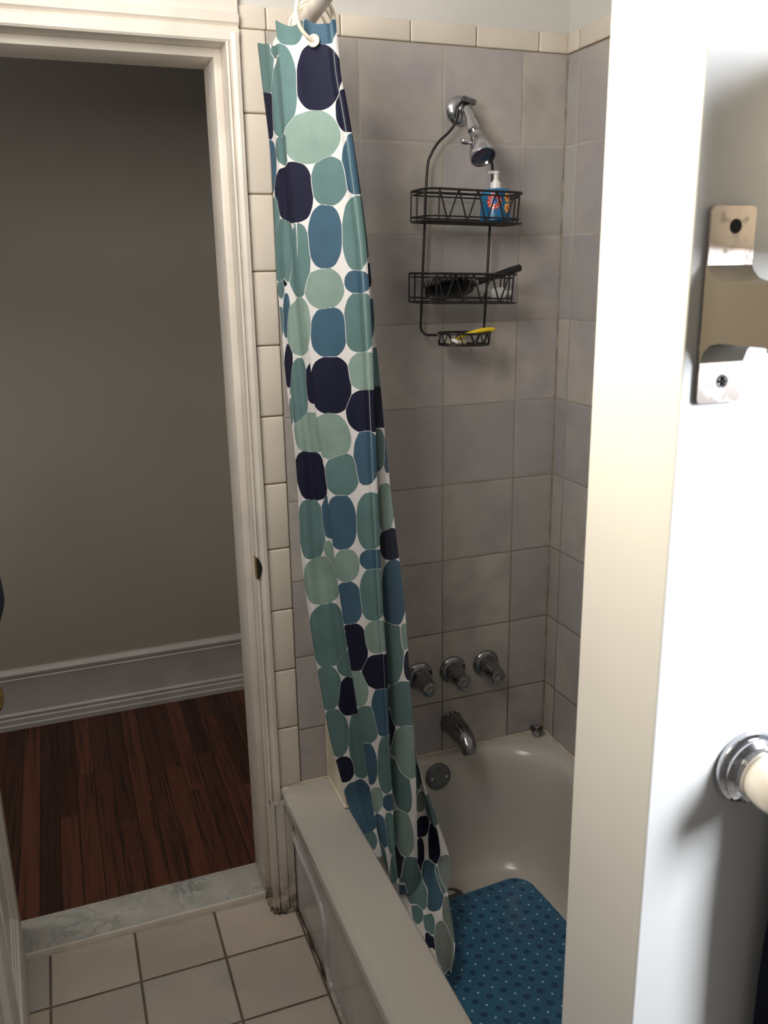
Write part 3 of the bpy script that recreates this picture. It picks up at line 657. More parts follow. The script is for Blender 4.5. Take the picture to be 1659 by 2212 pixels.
# fabric lengths of the curtain: rows of (left edge xyz, right edge xyz) from top to hem, and the printed
# pebbles as outlines in fabric coordinates (width in 1/200, length in 1/2000)
CURTAIN = {
 'B': (np.array([[-0.442,-0.0674,2.1052,-0.4391,-0.2329,2.0693], [-0.4384,-0.0702,2.0537,-0.4344,-0.2304,2.023], [-0.4347,-0.0731,2.0015,-0.4317,-0.2278,1.9756], [-0.43,-0.0759,1.9485,-0.4287,-0.2253,1.9272], [-0.427,-0.0788,1.8947,-0.4264,-0.2228,1.8779], [-0.4258,-0.0816,1.84,-0.4214,-0.2202,1.8276], [-0.426,-0.0845,1.7846,-0.4172,-0.2177,1.7763], [-0.4279,-0.0873,1.7284,-0.4126,-0.2152,1.7238], [-0.4291,-0.0902,1.6715,-0.4077,-0.2126,1.6702], [-0.4281,-0.093,1.6137,-0.4031,-0.2101,1.6155], [-0.4245,-0.0959,1.555,-0.3969,-0.2076,1.5596], [-0.4239,-0.0987,1.4955,-0.3907,-0.205,1.5024], [-0.4222,-0.1016,1.4351,-0.386,-0.2025,1.444], [-0.4181,-0.1044,1.3736,-0.3807,-0.2,1.3842], [-0.4133,-0.1073,1.311,-0.3738,-0.1974,1.3231], [-0.411,-0.1101,1.2476,-0.3654,-0.1949,1.2604], [-0.4106,-0.1134,1.1834,-0.3592,-0.1933,1.1966], [-0.4118,-0.1167,1.1185,-0.3538,-0.1917,1.1316], [-0.4132,-0.12,1.0526,-0.3481,-0.19,1.065], [-0.4094,-0.1232,0.985,-0.3415,-0.1884,0.9969], [-0.4046,-0.1265,0.9161,-0.3333,-0.1867,0.9271], [-0.3985,-0.1298,0.8458,-0.3245,-0.1851,0.8554], [-0.3911,-0.133,0.7739,-0.3147,-0.1835,0.782], [-0.3825,-0.1363,0.7005,-0.3056,-0.1818,0.7069], [-0.3744,-0.1396,0.6257,-0.2963,-0.1802,0.63], [-0.3635,-0.1429,0.5489,-0.285,-0.1786,0.5508], [-0.3457,-0.1461,0.4688,-0.2756,-0.1769,0.4701], [-0.3308,-0.1494,0.3876,-0.2652,-0.1753,0.3871], [-0.3178,-0.195,0.3334,-0.2666,-0.2095,0.3292], [-0.2886,-0.25,0.2829,-0.2678,-0.2517,0.2781]]), [
  ('N',[403,389,368,339,303,258,197,136,94,60,37,22,18,24,41,72,112,163,236,307,353,387,407,413],[364,389,407,421,432,438,441,440,435,425,412,394,369,343,326,312,301,294,292,293,298,308,321,339]),
  ('T',[112,95,90,84,77,67,12,-42,-51,-55,-56,-54,-33,-13,-7,-2,4,14,66,118,127,132,133,131],[58,103,111,115,118,120,121,120,118,115,111,103,58,14,6,1,-2,-3,-4,-3,-2,1,6,14]),
  ('N',[74,51,46,40,34,26,-26,-77,-84,-88,-87,-84,-54,-30,-25,-20,-15,-7,38,83,90,93,94,93],[179,222,228,232,235,236,237,236,235,232,228,222,179,136,129,125,122,121,121,121,122,125,129,136]),
  ('B',[51,41,32,21,9,-4,-20,-35,-45,-53,-59,-61,-56,-48,-36,-23,-9,6,23,39,49,56,59,58],[306,326,342,355,365,371,373,371,365,355,342,326,306,285,269,256,246,240,238,240,246,256,269,285]),
  ('T',[219,207,193,176,156,134,106,80,65,58,57,63,75,91,105,121,139,159,183,205,218,224,228,227],[128,162,185,203,216,224,227,224,216,203,185,162,128,94,71,53,40,32,29,32,40,53,71,94]),
  ('T',[185,181,175,167,157,145,127,110,99,91,86,84,86,90,96,104,113,125,143,161,172,180,185,187],[13,19,24,27,29,31,31,31,29,27,24,19,13,6,2,-2,-4,-6,-6,-6,-4,-2,2,6]),
  ('T',[201,196,186,174,157,139,117,97,81,69,61,58,60,66,75,88,105,122,143,163,178,190,198,202],[259,269,278,286,291,294,296,294,291,286,278,269,259,248,239,231,226,223,221,223,226,231,239,248]),
  ('T',[50,46,41,35,27,18,8,-2,-10,-17,-22,-24,-24,-20,-15,-7,2,12,23,34,42,48,51,52],[421,434,445,454,461,465,466,465,461,454,445,434,421,408,398,389,382,378,377,378,382,389,398,408]),
  ('T',[284,270,254,234,212,187,157,129,109,95,86,84,89,98,113,133,158,188,223,256,279,292,298,295],[534,562,583,601,614,622,624,622,614,601,583,562,534,506,484,467,454,446,443,446,454,467,484,506]),
  ('T',[146,136,123,108,90,70,44,19,2,-10,-17,-20,-19,-16,-7,6,25,48,79,109,129,143,151,152],[511,537,556,571,582,589,591,589,582,571,556,537,511,485,466,451,440,433,431,433,440,451,466,485]),
  ('N',[81,80,78,75,71,66,57,48,43,38,35,34,33,33,34,37,41,46,56,65,71,75,78,80],[561,574,583,589,594,596,598,597,594,590,584,576,562,548,540,533,529,526,525,526,528,532,538,547]),
  ('T',[53,50,46,41,35,28,20,12,7,3,0,0,0,3,7,12,18,25,33,41,46,51,53,54],[601,609,615,620,624,626,627,626,624,620,615,609,601,594,588,583,579,577,576,577,579,583,588,594]),
  ('S',[223,212,197,178,158,135,109,84,65,50,40,36,38,48,63,82,105,130,159,185,205,220,228,229],[695,716,734,748,759,765,767,765,759,748,734,716,695,674,657,642,632,625,623,625,632,642,657,674]),
  ('B',[68,61,55,49,42,36,28,21,16,13,12,13,19,26,33,40,48,55,63,71,75,77,77,74],[668,685,699,709,717,722,724,722,717,709,699,685,668,651,638,627,619,615,613,615,619,627,638,651]),
  ('T',[21,17,13,8,2,-5,-12,-20,-25,-29,-31,-32,-29,-25,-19,-13,-6,1,9,16,21,24,25,24],[684,695,704,711,717,720,721,720,717,711,704,695,684,673,664,657,651,648,647,648,651,657,664,673]),
  ('N',[258,251,242,228,212,194,172,152,137,126,119,117,119,126,135,149,165,183,204,224,239,251,258,260],[834,849,862,872,880,885,886,885,880,872,862,849,834,819,806,796,788,783,781,783,788,796,806,819]),
  ('N',[60,54,48,41,33,24,14,5,0,-4,-6,-5,-2,3,9,16,23,32,42,51,58,62,64,63],[792,809,822,832,840,845,846,845,840,832,822,809,792,775,762,752,744,739,738,739,744,752,762,775]),
  ('T',[135,125,112,97,81,64,47,31,20,13,11,13,20,30,40,53,67,83,101,117,129,137,140,140],[855,880,900,916,929,936,939,936,929,916,900,880,855,831,811,794,782,774,772,774,782,794,811,831]),
  ('T',[28,23,18,13,8,3,-2,-6,-8,-9,-8,-6,-2,3,8,13,18,23,27,31,34,34,34,32],[899,911,920,928,934,938,939,938,934,928,920,911,899,887,877,870,864,860,859,860,864,870,877,887]),
  ('S',[240,238,229,213,192,165,131,97,70,47,29,17,12,14,22,37,58,85,120,155,183,206,223,234],[950,966,979,989,998,1004,1007,1008,1005,999,991,979,964,948,936,925,917,911,907,907,909,915,924,935]),
  ('N',[195,198,195,186,171,150,121,91,65,43,24,9,-3,-10,-8,1,17,39,71,105,132,156,174,187],[1053,1073,1088,1101,1112,1120,1124,1125,1122,1115,1105,1091,1072,1053,1037,1024,1013,1006,1001,1000,1003,1010,1021,1035]),
  ('B',[235,228,220,209,197,184,167,151,139,131,125,123,124,129,137,147,160,175,193,211,223,232,237,238],[1165,1181,1194,1204,1212,1217,1218,1217,1212,1204,1194,1181,1165,1149,1136,1126,1118,1113,1112,1113,1118,1126,1136,1149]),
  ('T',[141,137,130,119,105,88,63,38,23,11,4,-2,-5,-5,0,9,23,41,69,96,114,127,136,141],[1193,1219,1236,1249,1259,1265,1268,1266,1261,1252,1239,1222,1196,1170,1153,1139,1130,1123,1121,1122,1128,1137,1150,1167]),
  ('S',[204,209,210,209,204,197,187,175,165,154,145,137,130,126,124,126,130,137,147,159,170,180,190,198],[1255,1265,1275,1283,1289,1294,1297,1297,1295,1291,1285,1277,1266,1256,1246,1238,1232,1227,1224,1224,1226,1230,1236,1244]),
  ('S',[199,194,184,168,148,124,93,63,39,21,8,1,-1,4,13,28,48,72,104,135,158,177,190,198],[1317,1336,1350,1362,1371,1377,1380,1379,1375,1367,1357,1343,1325,1307,1293,1281,1272,1266,1263,1264,1268,1275,1286,1300]),
  ('T',[194,186,174,156,135,109,74,41,17,0,-11,-15,-14,-7,5,22,44,69,103,137,161,179,191,196],[1452,1477,1496,1510,1521,1529,1532,1531,1525,1515,1501,1484,1459,1434,1416,1401,1390,1382,1379,1380,1386,1396,1410,1427]),
  ('N',[213,208,204,198,192,186,179,174,170,167,167,168,171,175,179,184,190,196,203,208,212,215,216,215],[1422,1432,1440,1447,1452,1455,1456,1455,1452,1447,1440,1432,1422,1412,1404,1397,1392,1389,1388,1389,1392,1397,1404,1412]),
  ('T',[113,108,100,88,73,54,32,10,-7,-19,-27,-31,-30,-24,-15,-3,12,30,52,73,89,101,110,114],[1581,1598,1611,1622,1630,1636,1638,1637,1633,1626,1616,1603,1587,1570,1557,1546,1537,1532,1530,1530,1534,1542,1552,1564]),
  ('T',[230,224,216,205,191,175,157,139,126,116,109,107,108,114,123,134,148,163,181,198,212,222,228,231],[1527,1537,1546,1552,1558,1561,1562,1561,1558,1552,1546,1537,1527,1517,1508,1501,1496,1493,1492,1493,1496,1501,1508,1517]),
  ('N',[231,224,214,200,185,166,142,119,103,92,85,83,87,95,105,118,134,152,176,198,214,225,232,234],[1608,1624,1635,1645,1652,1656,1657,1656,1652,1645,1635,1624,1608,1592,1580,1571,1564,1560,1558,1560,1564,1571,1580,1592]),
  ('T',[113,108,100,89,75,57,34,11,-5,-16,-23,-25,-22,-17,-11,-1,11,27,49,71,86,99,108,113],[1690,1709,1723,1735,1743,1749,1752,1752,1748,1741,1730,1717,1698,1679,1665,1654,1645,1639,1636,1636,1640,1648,1658,1671]),
  ('T',[211,207,200,190,176,159,138,118,105,97,94,95,99,107,116,126,138,152,169,185,197,206,211,213],[1727,1752,1772,1788,1801,1808,1812,1810,1803,1792,1776,1757,1731,1706,1686,1670,1657,1650,1646,1648,1655,1666,1682,1701]),
  ('N',[106,97,86,71,55,36,13,-9,-25,-36,-41,-39,-31,-20,-7,8,23,39,60,79,93,103,108,110],[1784,1794,1802,1808,1813,1815,1816,1815,1813,1808,1802,1794,1784,1774,1767,1761,1756,1753,1752,1753,1756,1761,1767,1774]),
  ('B',[206,209,202,186,160,120,64,9,-25,-40,-47,-44,-31,-21,-11,4,25,50,83,117,144,166,185,198],[1870,1890,1907,1921,1932,1940,1944,1945,1942,1934,1923,1908,1889,1868,1852,1838,1827,1819,1814,1813,1817,1824,1836,1850]),
  ('T',[131,125,113,93,65,31,-10,-47,-71,-82,-80,-67,-47,-25,-4,16,36,55,76,94,108,119,127,131],[1959,1966,1971,1976,1980,1983,1985,1986,1984,1982,1978,1973,1966,1959,1954,1949,1944,1941,1940,1939,1940,1943,1947,1952]),
 ]),
 'C': (np.array([[-0.4561,-0.27,2.0997,-0.3694,-0.3549,2.0858], [-0.4521,-0.2676,2.0555,-0.365,-0.3534,2.0426], [-0.4478,-0.2651,2.0103,-0.3624,-0.3518,1.9985], [-0.4452,-0.2626,1.9642,-0.3519,-0.3503,1.954], [-0.4422,-0.2601,1.9171,-0.3437,-0.3487,1.9083], [-0.4402,-0.2575,1.8691,-0.337,-0.3471,1.8616], [-0.435,-0.255,1.8201,-0.331,-0.3456,1.8139], [-0.4311,-0.2525,1.7701,-0.324,-0.344,1.7652], [-0.4266,-0.25,1.7191,-0.3182,-0.3424,1.7155], [-0.4219,-0.2475,1.6669,-0.3146,-0.3409,1.6648], [-0.4174,-0.245,1.6136,-0.3116,-0.3393,1.613], [-0.4114,-0.2424,1.5592,-0.309,-0.3377,1.5603], [-0.4054,-0.2399,1.5035,-0.3065,-0.3362,1.5065], [-0.4009,-0.2374,1.4467,-0.3051,-0.3346,1.4517], [-0.3958,-0.2349,1.3886,-0.3033,-0.333,1.3958], [-0.3891,-0.2324,1.329,-0.3014,-0.3315,1.3388], [-0.3809,-0.2299,1.268,-0.3002,-0.3299,1.2807], [-0.375,-0.2283,1.206,-0.2982,-0.3274,1.2211], [-0.3698,-0.2267,1.1428,-0.2956,-0.325,1.1602], [-0.3642,-0.225,1.0781,-0.293,-0.3225,1.098], [-0.3579,-0.2234,1.0119,-0.29,-0.3201,1.0343], [-0.3501,-0.2218,0.944,-0.2869,-0.3177,0.9693], [-0.3415,-0.2202,0.8744,-0.2835,-0.3152,0.9027], [-0.3321,-0.2185,0.803,-0.2782,-0.3128,0.8343], [-0.3232,-0.2169,0.7301,-0.2754,-0.3104,0.7648], [-0.3144,-0.2153,0.6554,-0.2731,-0.3079,0.6939], [-0.3035,-0.2137,0.5784,-0.2708,-0.3055,0.6213], [-0.2943,-0.212,0.5,-0.2686,-0.3031,0.5472], [-0.2843,-0.2104,0.4195,-0.2643,-0.3006,0.4708], [-0.2849,-0.2412,0.3615,-0.2691,-0.319,0.4089], [-0.2873,-0.2831,0.3126,-0.2762,-0.3445,0.3527], [-0.2793,-0.325,0.2626,-0.2791,-0.37,0.2961]]), [
  ('T',[99,95,89,80,69,56,41,26,14,6,-1,-3,-3,1,6,13,23,35,50,65,77,88,95,99],[16,30,41,50,57,61,62,61,57,50,41,30,16,3,-8,-17,-24,-28,-30,-28,-24,-17,-8,3]),
  ('B',[201,197,191,183,172,159,143,127,115,106,100,96,97,100,106,114,124,136,152,168,181,191,198,201],[22,34,44,52,58,61,62,61,58,52,44,34,22,9,-1,-9,-14,-18,-19,-18,-14,-9,-1,9]),
  ('N',[201,188,176,163,148,130,107,85,70,59,52,50,54,61,71,83,99,117,141,165,181,193,201,204],[139,165,183,197,207,213,215,212,205,194,180,161,135,109,91,77,67,61,59,62,69,80,94,113]),
  ('T',[54,49,43,33,21,7,-10,-28,-41,-52,-60,-65,-67,-66,-59,-47,-34,-18,1,19,33,44,51,55],[154,185,209,229,243,253,256,254,246,232,213,189,159,128,104,84,69,60,56,59,67,81,100,123]),
  ('S',[168,169,164,154,140,121,96,70,48,29,13,1,-7,-10,-7,2,17,37,63,90,113,134,150,161],[255,272,288,302,315,325,333,337,337,333,325,313,297,279,264,249,236,226,218,214,214,218,227,238]),
  ('B',[239,235,229,220,211,201,189,178,170,165,162,161,163,167,173,181,191,202,214,225,233,238,241,241],[333,355,372,387,398,404,407,404,398,387,372,355,333,312,295,280,269,263,260,263,269,280,295,312]),
  ('N',[238,233,227,219,210,200,190,181,173,168,164,164,166,170,176,184,195,206,217,227,234,238,241,241],[210,225,237,248,256,261,263,261,256,248,237,225,210,195,182,172,164,159,157,159,164,172,182,195]),
  ('T',[173,169,161,151,139,126,110,94,82,72,66,63,64,69,76,86,98,111,128,143,156,165,171,174],[377,394,408,419,428,433,435,433,428,419,408,394,377,361,347,335,327,322,320,322,327,335,347,361]),
  ('N',[68,64,58,50,39,25,6,-13,-26,-36,-43,-47,-48,-44,-38,-29,-17,-3,17,36,49,59,65,68],[400,424,440,454,464,470,473,471,466,457,445,428,404,380,364,350,341,334,332,333,338,347,359,376]),
  ('T',[32,27,20,11,0,-13,-29,-45,-56,-64,-69,-71,-68,-63,-56,-46,-35,-22,-7,8,19,27,32,34],[550,574,593,608,619,626,628,626,619,608,593,574,550,526,508,493,482,475,473,475,482,493,508,526]),
  ('T',[38,33,28,20,12,2,-10,-21,-29,-34,-37,-37,-34,-29,-23,-15,-7,3,14,25,32,37,40,40],[560,586,606,623,635,643,645,643,635,623,606,586,560,533,513,496,484,477,474,477,484,496,513,533]),
  ('S',[130,132,129,122,112,99,81,62,47,34,23,16,11,10,13,20,30,43,61,79,94,106,117,125],[613,627,639,650,659,666,671,673,672,667,660,650,637,623,611,600,591,585,580,577,578,583,590,600]),
  ('B',[139,135,129,120,109,95,79,63,51,43,37,35,37,42,49,58,69,83,99,115,126,134,139,141],[505,528,546,560,571,577,580,577,571,560,546,528,505,482,464,449,439,432,430,432,439,449,464,482]),
  ('T',[216,213,207,200,192,182,169,157,149,143,139,138,140,145,152,160,170,180,193,204,212,217,220,220],[496,522,543,560,572,580,583,580,572,560,543,522,496,469,448,431,419,411,409,411,419,431,448,469]),
  ('B',[206,204,200,195,187,178,168,157,149,142,137,134,134,136,140,146,153,162,173,183,191,198,203,205],[609,617,624,629,633,636,637,636,633,629,624,617,609,601,595,589,585,583,582,583,585,589,595,601]),
  ('B',[129,125,119,110,98,84,64,44,31,21,15,13,15,20,26,36,47,61,80,98,111,120,126,129],[725,745,759,769,777,782,783,782,777,769,759,745,725,705,692,681,673,669,667,669,673,681,692,705]),
  ('T',[215,212,207,200,191,180,163,146,136,128,124,122,123,127,133,140,149,159,175,191,201,208,213,215],[703,727,743,756,765,770,772,770,765,756,743,727,703,678,662,650,641,635,633,635,641,650,662,678]),
  ('S',[17,12,6,-2,-12,-22,-34,-46,-54,-60,-63,-63,-60,-55,-48,-40,-31,-21,-9,1,9,15,18,19],[712,732,748,761,772,778,780,778,772,761,748,732,712,692,675,662,652,646,644,646,652,662,675,692]),
  ('S',[233,231,226,218,207,193,176,158,145,135,128,124,123,126,132,140,151,164,181,197,210,220,228,232],[815,829,839,848,854,858,859,858,854,848,839,829,815,802,791,783,776,772,771,772,776,783,791,802]),
  ('N',[132,130,123,113,100,83,57,31,15,3,-4,-8,-7,-3,4,14,26,43,67,91,106,118,126,131],[846,870,885,898,906,912,914,913,908,900,888,873,850,826,811,798,790,784,782,783,788,796,808,823]),
  ('N',[251,249,241,230,215,197,175,153,135,122,112,107,106,110,118,130,144,162,183,203,220,233,243,249],[908,923,935,945,952,957,958,957,952,945,935,923,908,893,881,871,864,859,858,859,864,871,881,893]),
  ('S',[112,117,117,112,102,87,67,44,25,7,-8,-19,-27,-30,-28,-22,-11,3,22,42,60,77,91,103],[949,964,977,990,1000,1009,1016,1019,1019,1015,1007,997,983,968,954,942,931,922,916,912,913,917,924,935]),
  ('B',[212,210,205,197,187,175,161,147,136,127,121,119,120,124,130,138,147,158,171,184,193,202,208,211],[1015,1034,1049,1062,1071,1077,1079,1077,1071,1062,1049,1034,1015,996,980,968,958,952,950,952,958,968,980,996]),
  ('N',[6,8,6,0,-10,-24,-43,-63,-80,-94,-105,-114,-119,-119,-114,-105,-94,-80,-62,-43,-28,-16,-6,1],[1049,1067,1082,1094,1104,1112,1116,1117,1114,1107,1097,1084,1067,1049,1034,1021,1011,1004,1000,999,1002,1008,1018,1031]),
  ('T',[138,135,127,115,100,83,62,41,25,13,4,-1,0,6,15,28,42,59,78,97,112,124,133,138],[1054,1069,1081,1091,1098,1103,1104,1103,1098,1091,1081,1069,1054,1040,1028,1018,1011,1006,1005,1006,1011,1018,1028,1040]),
  ('B',[112,109,103,94,81,65,43,22,7,-5,-12,-16,-15,-11,-4,5,18,33,53,73,87,98,106,111],[1163,1184,1199,1211,1220,1226,1228,1227,1222,1214,1202,1187,1167,1146,1131,1119,1109,1104,1101,1102,1107,1116,1128,1142]),
  ('T',[228,225,218,209,197,182,162,143,129,119,113,110,111,116,122,132,144,157,176,194,207,217,223,227],[1163,1184,1200,1212,1221,1227,1229,1227,1221,1212,1200,1184,1163,1141,1125,1113,1104,1098,1096,1098,1104,1113,1125,1141]),
  ('S',[109,105,98,88,75,60,42,25,11,1,-6,-9,-8,-3,4,14,27,41,58,74,87,98,105,109],[1265,1276,1285,1293,1298,1302,1303,1302,1298,1293,1285,1276,1265,1254,1245,1237,1231,1228,1227,1228,1231,1237,1245,1254]),
  ('B',[227,225,219,210,199,185,166,148,135,124,116,112,111,114,120,129,140,154,172,189,203,213,221,226],[1251,1258,1264,1268,1272,1274,1274,1274,1272,1268,1264,1258,1251,1244,1238,1234,1230,1228,1228,1228,1230,1234,1238,1244]),
  ('B',[105,103,97,87,74,57,34,12,-4,-16,-24,-28,-27,-23,-16,-6,7,22,43,63,78,90,98,103],[1349,1365,1377,1387,1394,1399,1402,1401,1398,1391,1382,1371,1354,1338,1326,1316,1309,1304,1302,1302,1306,1312,1321,1333]),
  ('T',[226,223,215,205,191,174,152,130,114,103,97,94,96,102,110,121,134,149,169,189,203,214,222,226],[1332,1352,1366,1377,1386,1391,1392,1391,1386,1377,1366,1352,1332,1312,1298,1287,1278,1273,1272,1273,1278,1287,1298,1312]),
  ('N',[108,105,98,88,74,56,30,5,-13,-26,-34,-38,-37,-32,-24,-13,1,17,41,64,79,92,101,106],[1450,1469,1483,1493,1501,1507,1509,1509,1505,1498,1488,1475,1457,1437,1424,1413,1405,1400,1397,1398,1402,1408,1418,1431]),
  ('S',[240,236,228,216,200,182,158,135,118,106,97,93,95,100,108,120,134,152,173,194,211,224,233,239],[1430,1442,1451,1458,1464,1467,1468,1467,1464,1458,1451,1442,1430,1418,1409,1402,1396,1393,1392,1393,1396,1402,1409,1418]),
  ('N',[267,264,254,238,217,190,158,127,102,82,69,62,62,69,81,98,119,144,173,201,224,242,255,264],[1511,1523,1533,1541,1547,1551,1552,1551,1547,1541,1533,1523,1511,1499,1489,1481,1475,1471,1470,1471,1475,1481,1489,1499]),
  ('S',[86,86,81,73,62,47,28,8,-7,-19,-27,-32,-33,-30,-25,-16,-5,9,26,44,57,69,77,83],[1546,1559,1569,1578,1584,1589,1591,1591,1588,1583,1575,1565,1553,1540,1530,1521,1515,1510,1508,1508,1511,1517,1524,1534]),
  ('B',[241,242,237,228,213,194,168,142,123,107,97,92,91,95,102,113,126,143,164,186,203,217,228,237],[1602,1619,1633,1644,1653,1658,1660,1659,1655,1647,1636,1623,1606,1588,1575,1564,1555,1550,1548,1549,1553,1561,1571,1585]),
  ('T',[129,129,123,112,96,76,48,21,0,-16,-28,-33,-33,-29,-21,-9,6,24,47,70,88,104,116,124],[1629,1643,1654,1663,1670,1674,1677,1677,1674,1668,1660,1650,1637,1623,1612,1603,1596,1591,1589,1589,1592,1598,1605,1616]),
  ('B',[95,94,88,78,63,45,23,2,-15,-28,-36,-40,-39,-33,-25,-14,0,15,33,51,65,77,86,93],[1720,1735,1747,1757,1765,1770,1772,1771,1767,1760,1751,1739,1724,1709,1697,1687,1679,1674,1672,1673,1677,1684,1694,1705]),
  ('T',[239,236,228,214,195,174,148,124,107,96,91,90,95,103,114,127,142,158,178,197,212,224,232,238],[1725,1746,1762,1775,1785,1791,1793,1791,1785,1775,1762,1746,1725,1705,1689,1676,1666,1660,1658,1660,1666,1676,1689,1705]),
  ('S',[112,106,96,83,67,49,28,8,-6,-17,-22,-23,-19,-11,-1,13,28,44,63,81,95,105,112,115],[1807,1816,1823,1829,1833,1836,1837,1836,1833,1829,1823,1816,1807,1798,1791,1785,1781,1778,1777,1778,1781,1785,1791,1798]),
  ('B',[255,251,243,230,214,195,172,149,131,117,107,103,103,109,118,131,146,165,186,208,225,238,248,254],[1814,1820,1825,1828,1831,1833,1834,1833,1831,1828,1825,1820,1814,1808,1803,1799,1796,1794,1794,1794,1796,1799,1803,1808]),
  ('B',[125,131,132,126,115,98,74,49,28,10,-4,-13,-17,-16,-12,-3,8,23,40,59,75,91,104,116],[1875,1887,1897,1905,1912,1916,1918,1918,1915,1910,1902,1893,1881,1869,1860,1851,1845,1840,1838,1839,1842,1847,1854,1864]),
  ('T',[241,245,244,235,217,196,169,144,126,112,102,96,94,98,105,114,127,142,159,178,194,208,221,232],[1884,1898,1910,1920,1927,1932,1934,1933,1929,1922,1912,1901,1886,1872,1860,1850,1842,1837,1836,1837,1841,1848,1858,1869]),
  ('T',[70,68,62,50,33,10,-19,-46,-62,-68,-67,-60,-47,-45,-45,-41,-34,-25,-11,4,18,31,45,58],[1928,1943,1955,1965,1973,1977,1980,1979,1975,1968,1959,1948,1932,1917,1905,1895,1887,1883,1880,1881,1885,1892,1901,1912]),
  ('T',[230,219,203,178,147,117,83,50,27,25,34,50,73,96,117,136,154,171,189,206,218,227,232,234],[1968,1978,1987,1994,1999,2002,2003,2002,1999,1994,1987,1978,1968,1958,1949,1942,1937,1934,1933,1934,1937,1942,1949,1958]),
 ]),
 'E': (np.array([[-0.3537,-0.3014,1.9949,-0.3524,-0.335,1.9888], [-0.3434,-0.2998,1.9485,-0.3431,-0.3324,1.9434], [-0.335,-0.2982,1.901,-0.3343,-0.3298,1.8969], [-0.329,-0.2966,1.8524,-0.3268,-0.3273,1.8492], [-0.3226,-0.2951,1.8028,-0.3192,-0.3247,1.8005], [-0.3154,-0.2935,1.7522,-0.3114,-0.3221,1.7507], [-0.3107,-0.2919,1.7005,-0.3051,-0.3195,1.6998], [-0.3071,-0.2904,1.6478,-0.2994,-0.317,1.6477], [-0.3044,-0.2888,1.594,-0.2951,-0.3144,1.5946], [-0.3018,-0.2872,1.5392,-0.2909,-0.3118,1.5403], [-0.2999,-0.2856,1.4833,-0.2848,-0.3092,1.4847], [-0.2986,-0.2841,1.4264,-0.2786,-0.3067,1.4278], [-0.2966,-0.2825,1.3683,-0.2733,-0.3041,1.3698], [-0.2951,-0.2809,1.309,-0.2673,-0.3015,1.3104], [-0.294,-0.279,1.2485,-0.2611,-0.3,1.2498], [-0.2915,-0.2765,1.1865,-0.255,-0.3,1.1883], [-0.2891,-0.2741,1.1232,-0.2477,-0.3,1.1254], [-0.2864,-0.2717,1.0585,-0.2403,-0.3,1.0611], [-0.2835,-0.2692,0.9924,-0.2328,-0.3,0.9955], [-0.2803,-0.2668,0.9247,-0.2264,-0.3,0.9286], [-0.2766,-0.2643,0.8554,-0.2216,-0.3,0.8606], [-0.2716,-0.2619,0.7843,-0.2191,-0.3,0.7917], [-0.2694,-0.2594,0.7122,-0.2152,-0.3,0.721], [-0.2672,-0.257,0.6384,-0.2093,-0.3,0.6485], [-0.2651,-0.2545,0.563,-0.2061,-0.3,0.575], [-0.2628,-0.2521,0.4858,-0.2035,-0.3,0.5001], [-0.2591,-0.2538,0.4092,-0.2033,-0.3,0.4243], [-0.268,-0.2794,0.3508,-0.2017,-0.3,0.3465], [-0.2723,-0.305,0.2918,-0.2006,-0.3,0.2673], [-0.2743,-0.32,0.2247,-0.201,-0.3,0.1869]]), [
  ('B',[592,525,449,367,272,169,54,-53,-132,-187,-218,-232,-220,-181,-118,-24,88,205,334,455,548,620,651,639],[197,220,239,254,266,273,275,273,266,254,239,220,197,175,156,140,129,122,119,122,129,140,156,175]),
  ('N',[613,555,480,390,290,185,75,-26,-106,-165,-200,-208,-187,-139,-68,23,134,241,348,450,540,620,649,646],[66,81,95,106,115,120,122,120,115,106,95,81,66,50,37,25,16,11,9,11,16,25,37,50]),
  ('T',[319,271,214,146,69,-17,-120,-220,-296,-357,-402,-429,-435,-386,-318,-234,-139,-33,91,206,285,336,360,355],[370,398,421,438,452,460,462,460,452,438,421,398,370,341,319,301,288,280,277,280,288,301,319,341]),
  ('N',[221,209,197,186,173,157,138,119,107,100,96,96,104,115,127,140,155,172,193,213,225,231,233,230],[474,485,492,498,502,504,505,504,502,498,492,485,474,464,456,451,447,444,443,444,447,451,456,464]),
  ('B',[199,187,174,160,146,130,114,100,91,86,84,86,93,104,116,131,146,163,180,195,205,210,211,208],[583,598,611,621,629,634,635,634,629,621,611,598,583,567,555,544,536,532,530,532,536,544,555,567]),
  ('T',[277,253,239,225,209,188,138,88,70,58,51,49,57,69,80,94,114,141,206,270,292,303,307,302],[702,727,736,743,747,750,751,750,747,743,736,727,702,677,667,660,656,653,652,653,656,660,667,677]),
  ('N',[393,366,352,335,311,275,132,-11,-45,-67,-80,-87,-85,-77,-66,-50,-25,16,180,343,382,404,415,417],[797,831,839,844,847,849,850,849,847,844,839,831,797,764,756,751,748,746,745,746,748,751,756,764]),
  ('T',[188,178,164,147,127,105,79,55,36,20,9,2,2,7,18,35,57,83,114,143,165,181,191,193],[905,920,933,943,951,956,958,956,951,943,933,920,905,889,876,866,858,853,852,853,858,866,876,889]),
  ('B',[254,244,233,221,208,196,182,171,162,157,155,156,160,168,178,191,205,220,236,250,259,264,265,261],[912,927,939,949,956,961,962,961,956,949,939,927,912,897,885,875,868,863,862,863,868,875,885,897]),
  ('S',[215,203,190,174,157,136,110,84,67,54,46,43,45,53,64,79,99,122,153,184,203,216,223,223],[1045,1065,1078,1089,1097,1101,1103,1101,1097,1089,1078,1065,1045,1025,1011,1001,993,988,987,988,993,1001,1011,1025]),
  ('N',[263,253,239,219,196,169,137,106,82,62,48,40,39,45,58,77,102,131,166,200,227,247,260,265],[1136,1148,1157,1165,1171,1174,1175,1174,1171,1165,1157,1148,1136,1125,1116,1108,1102,1099,1097,1099,1102,1108,1116,1125]),
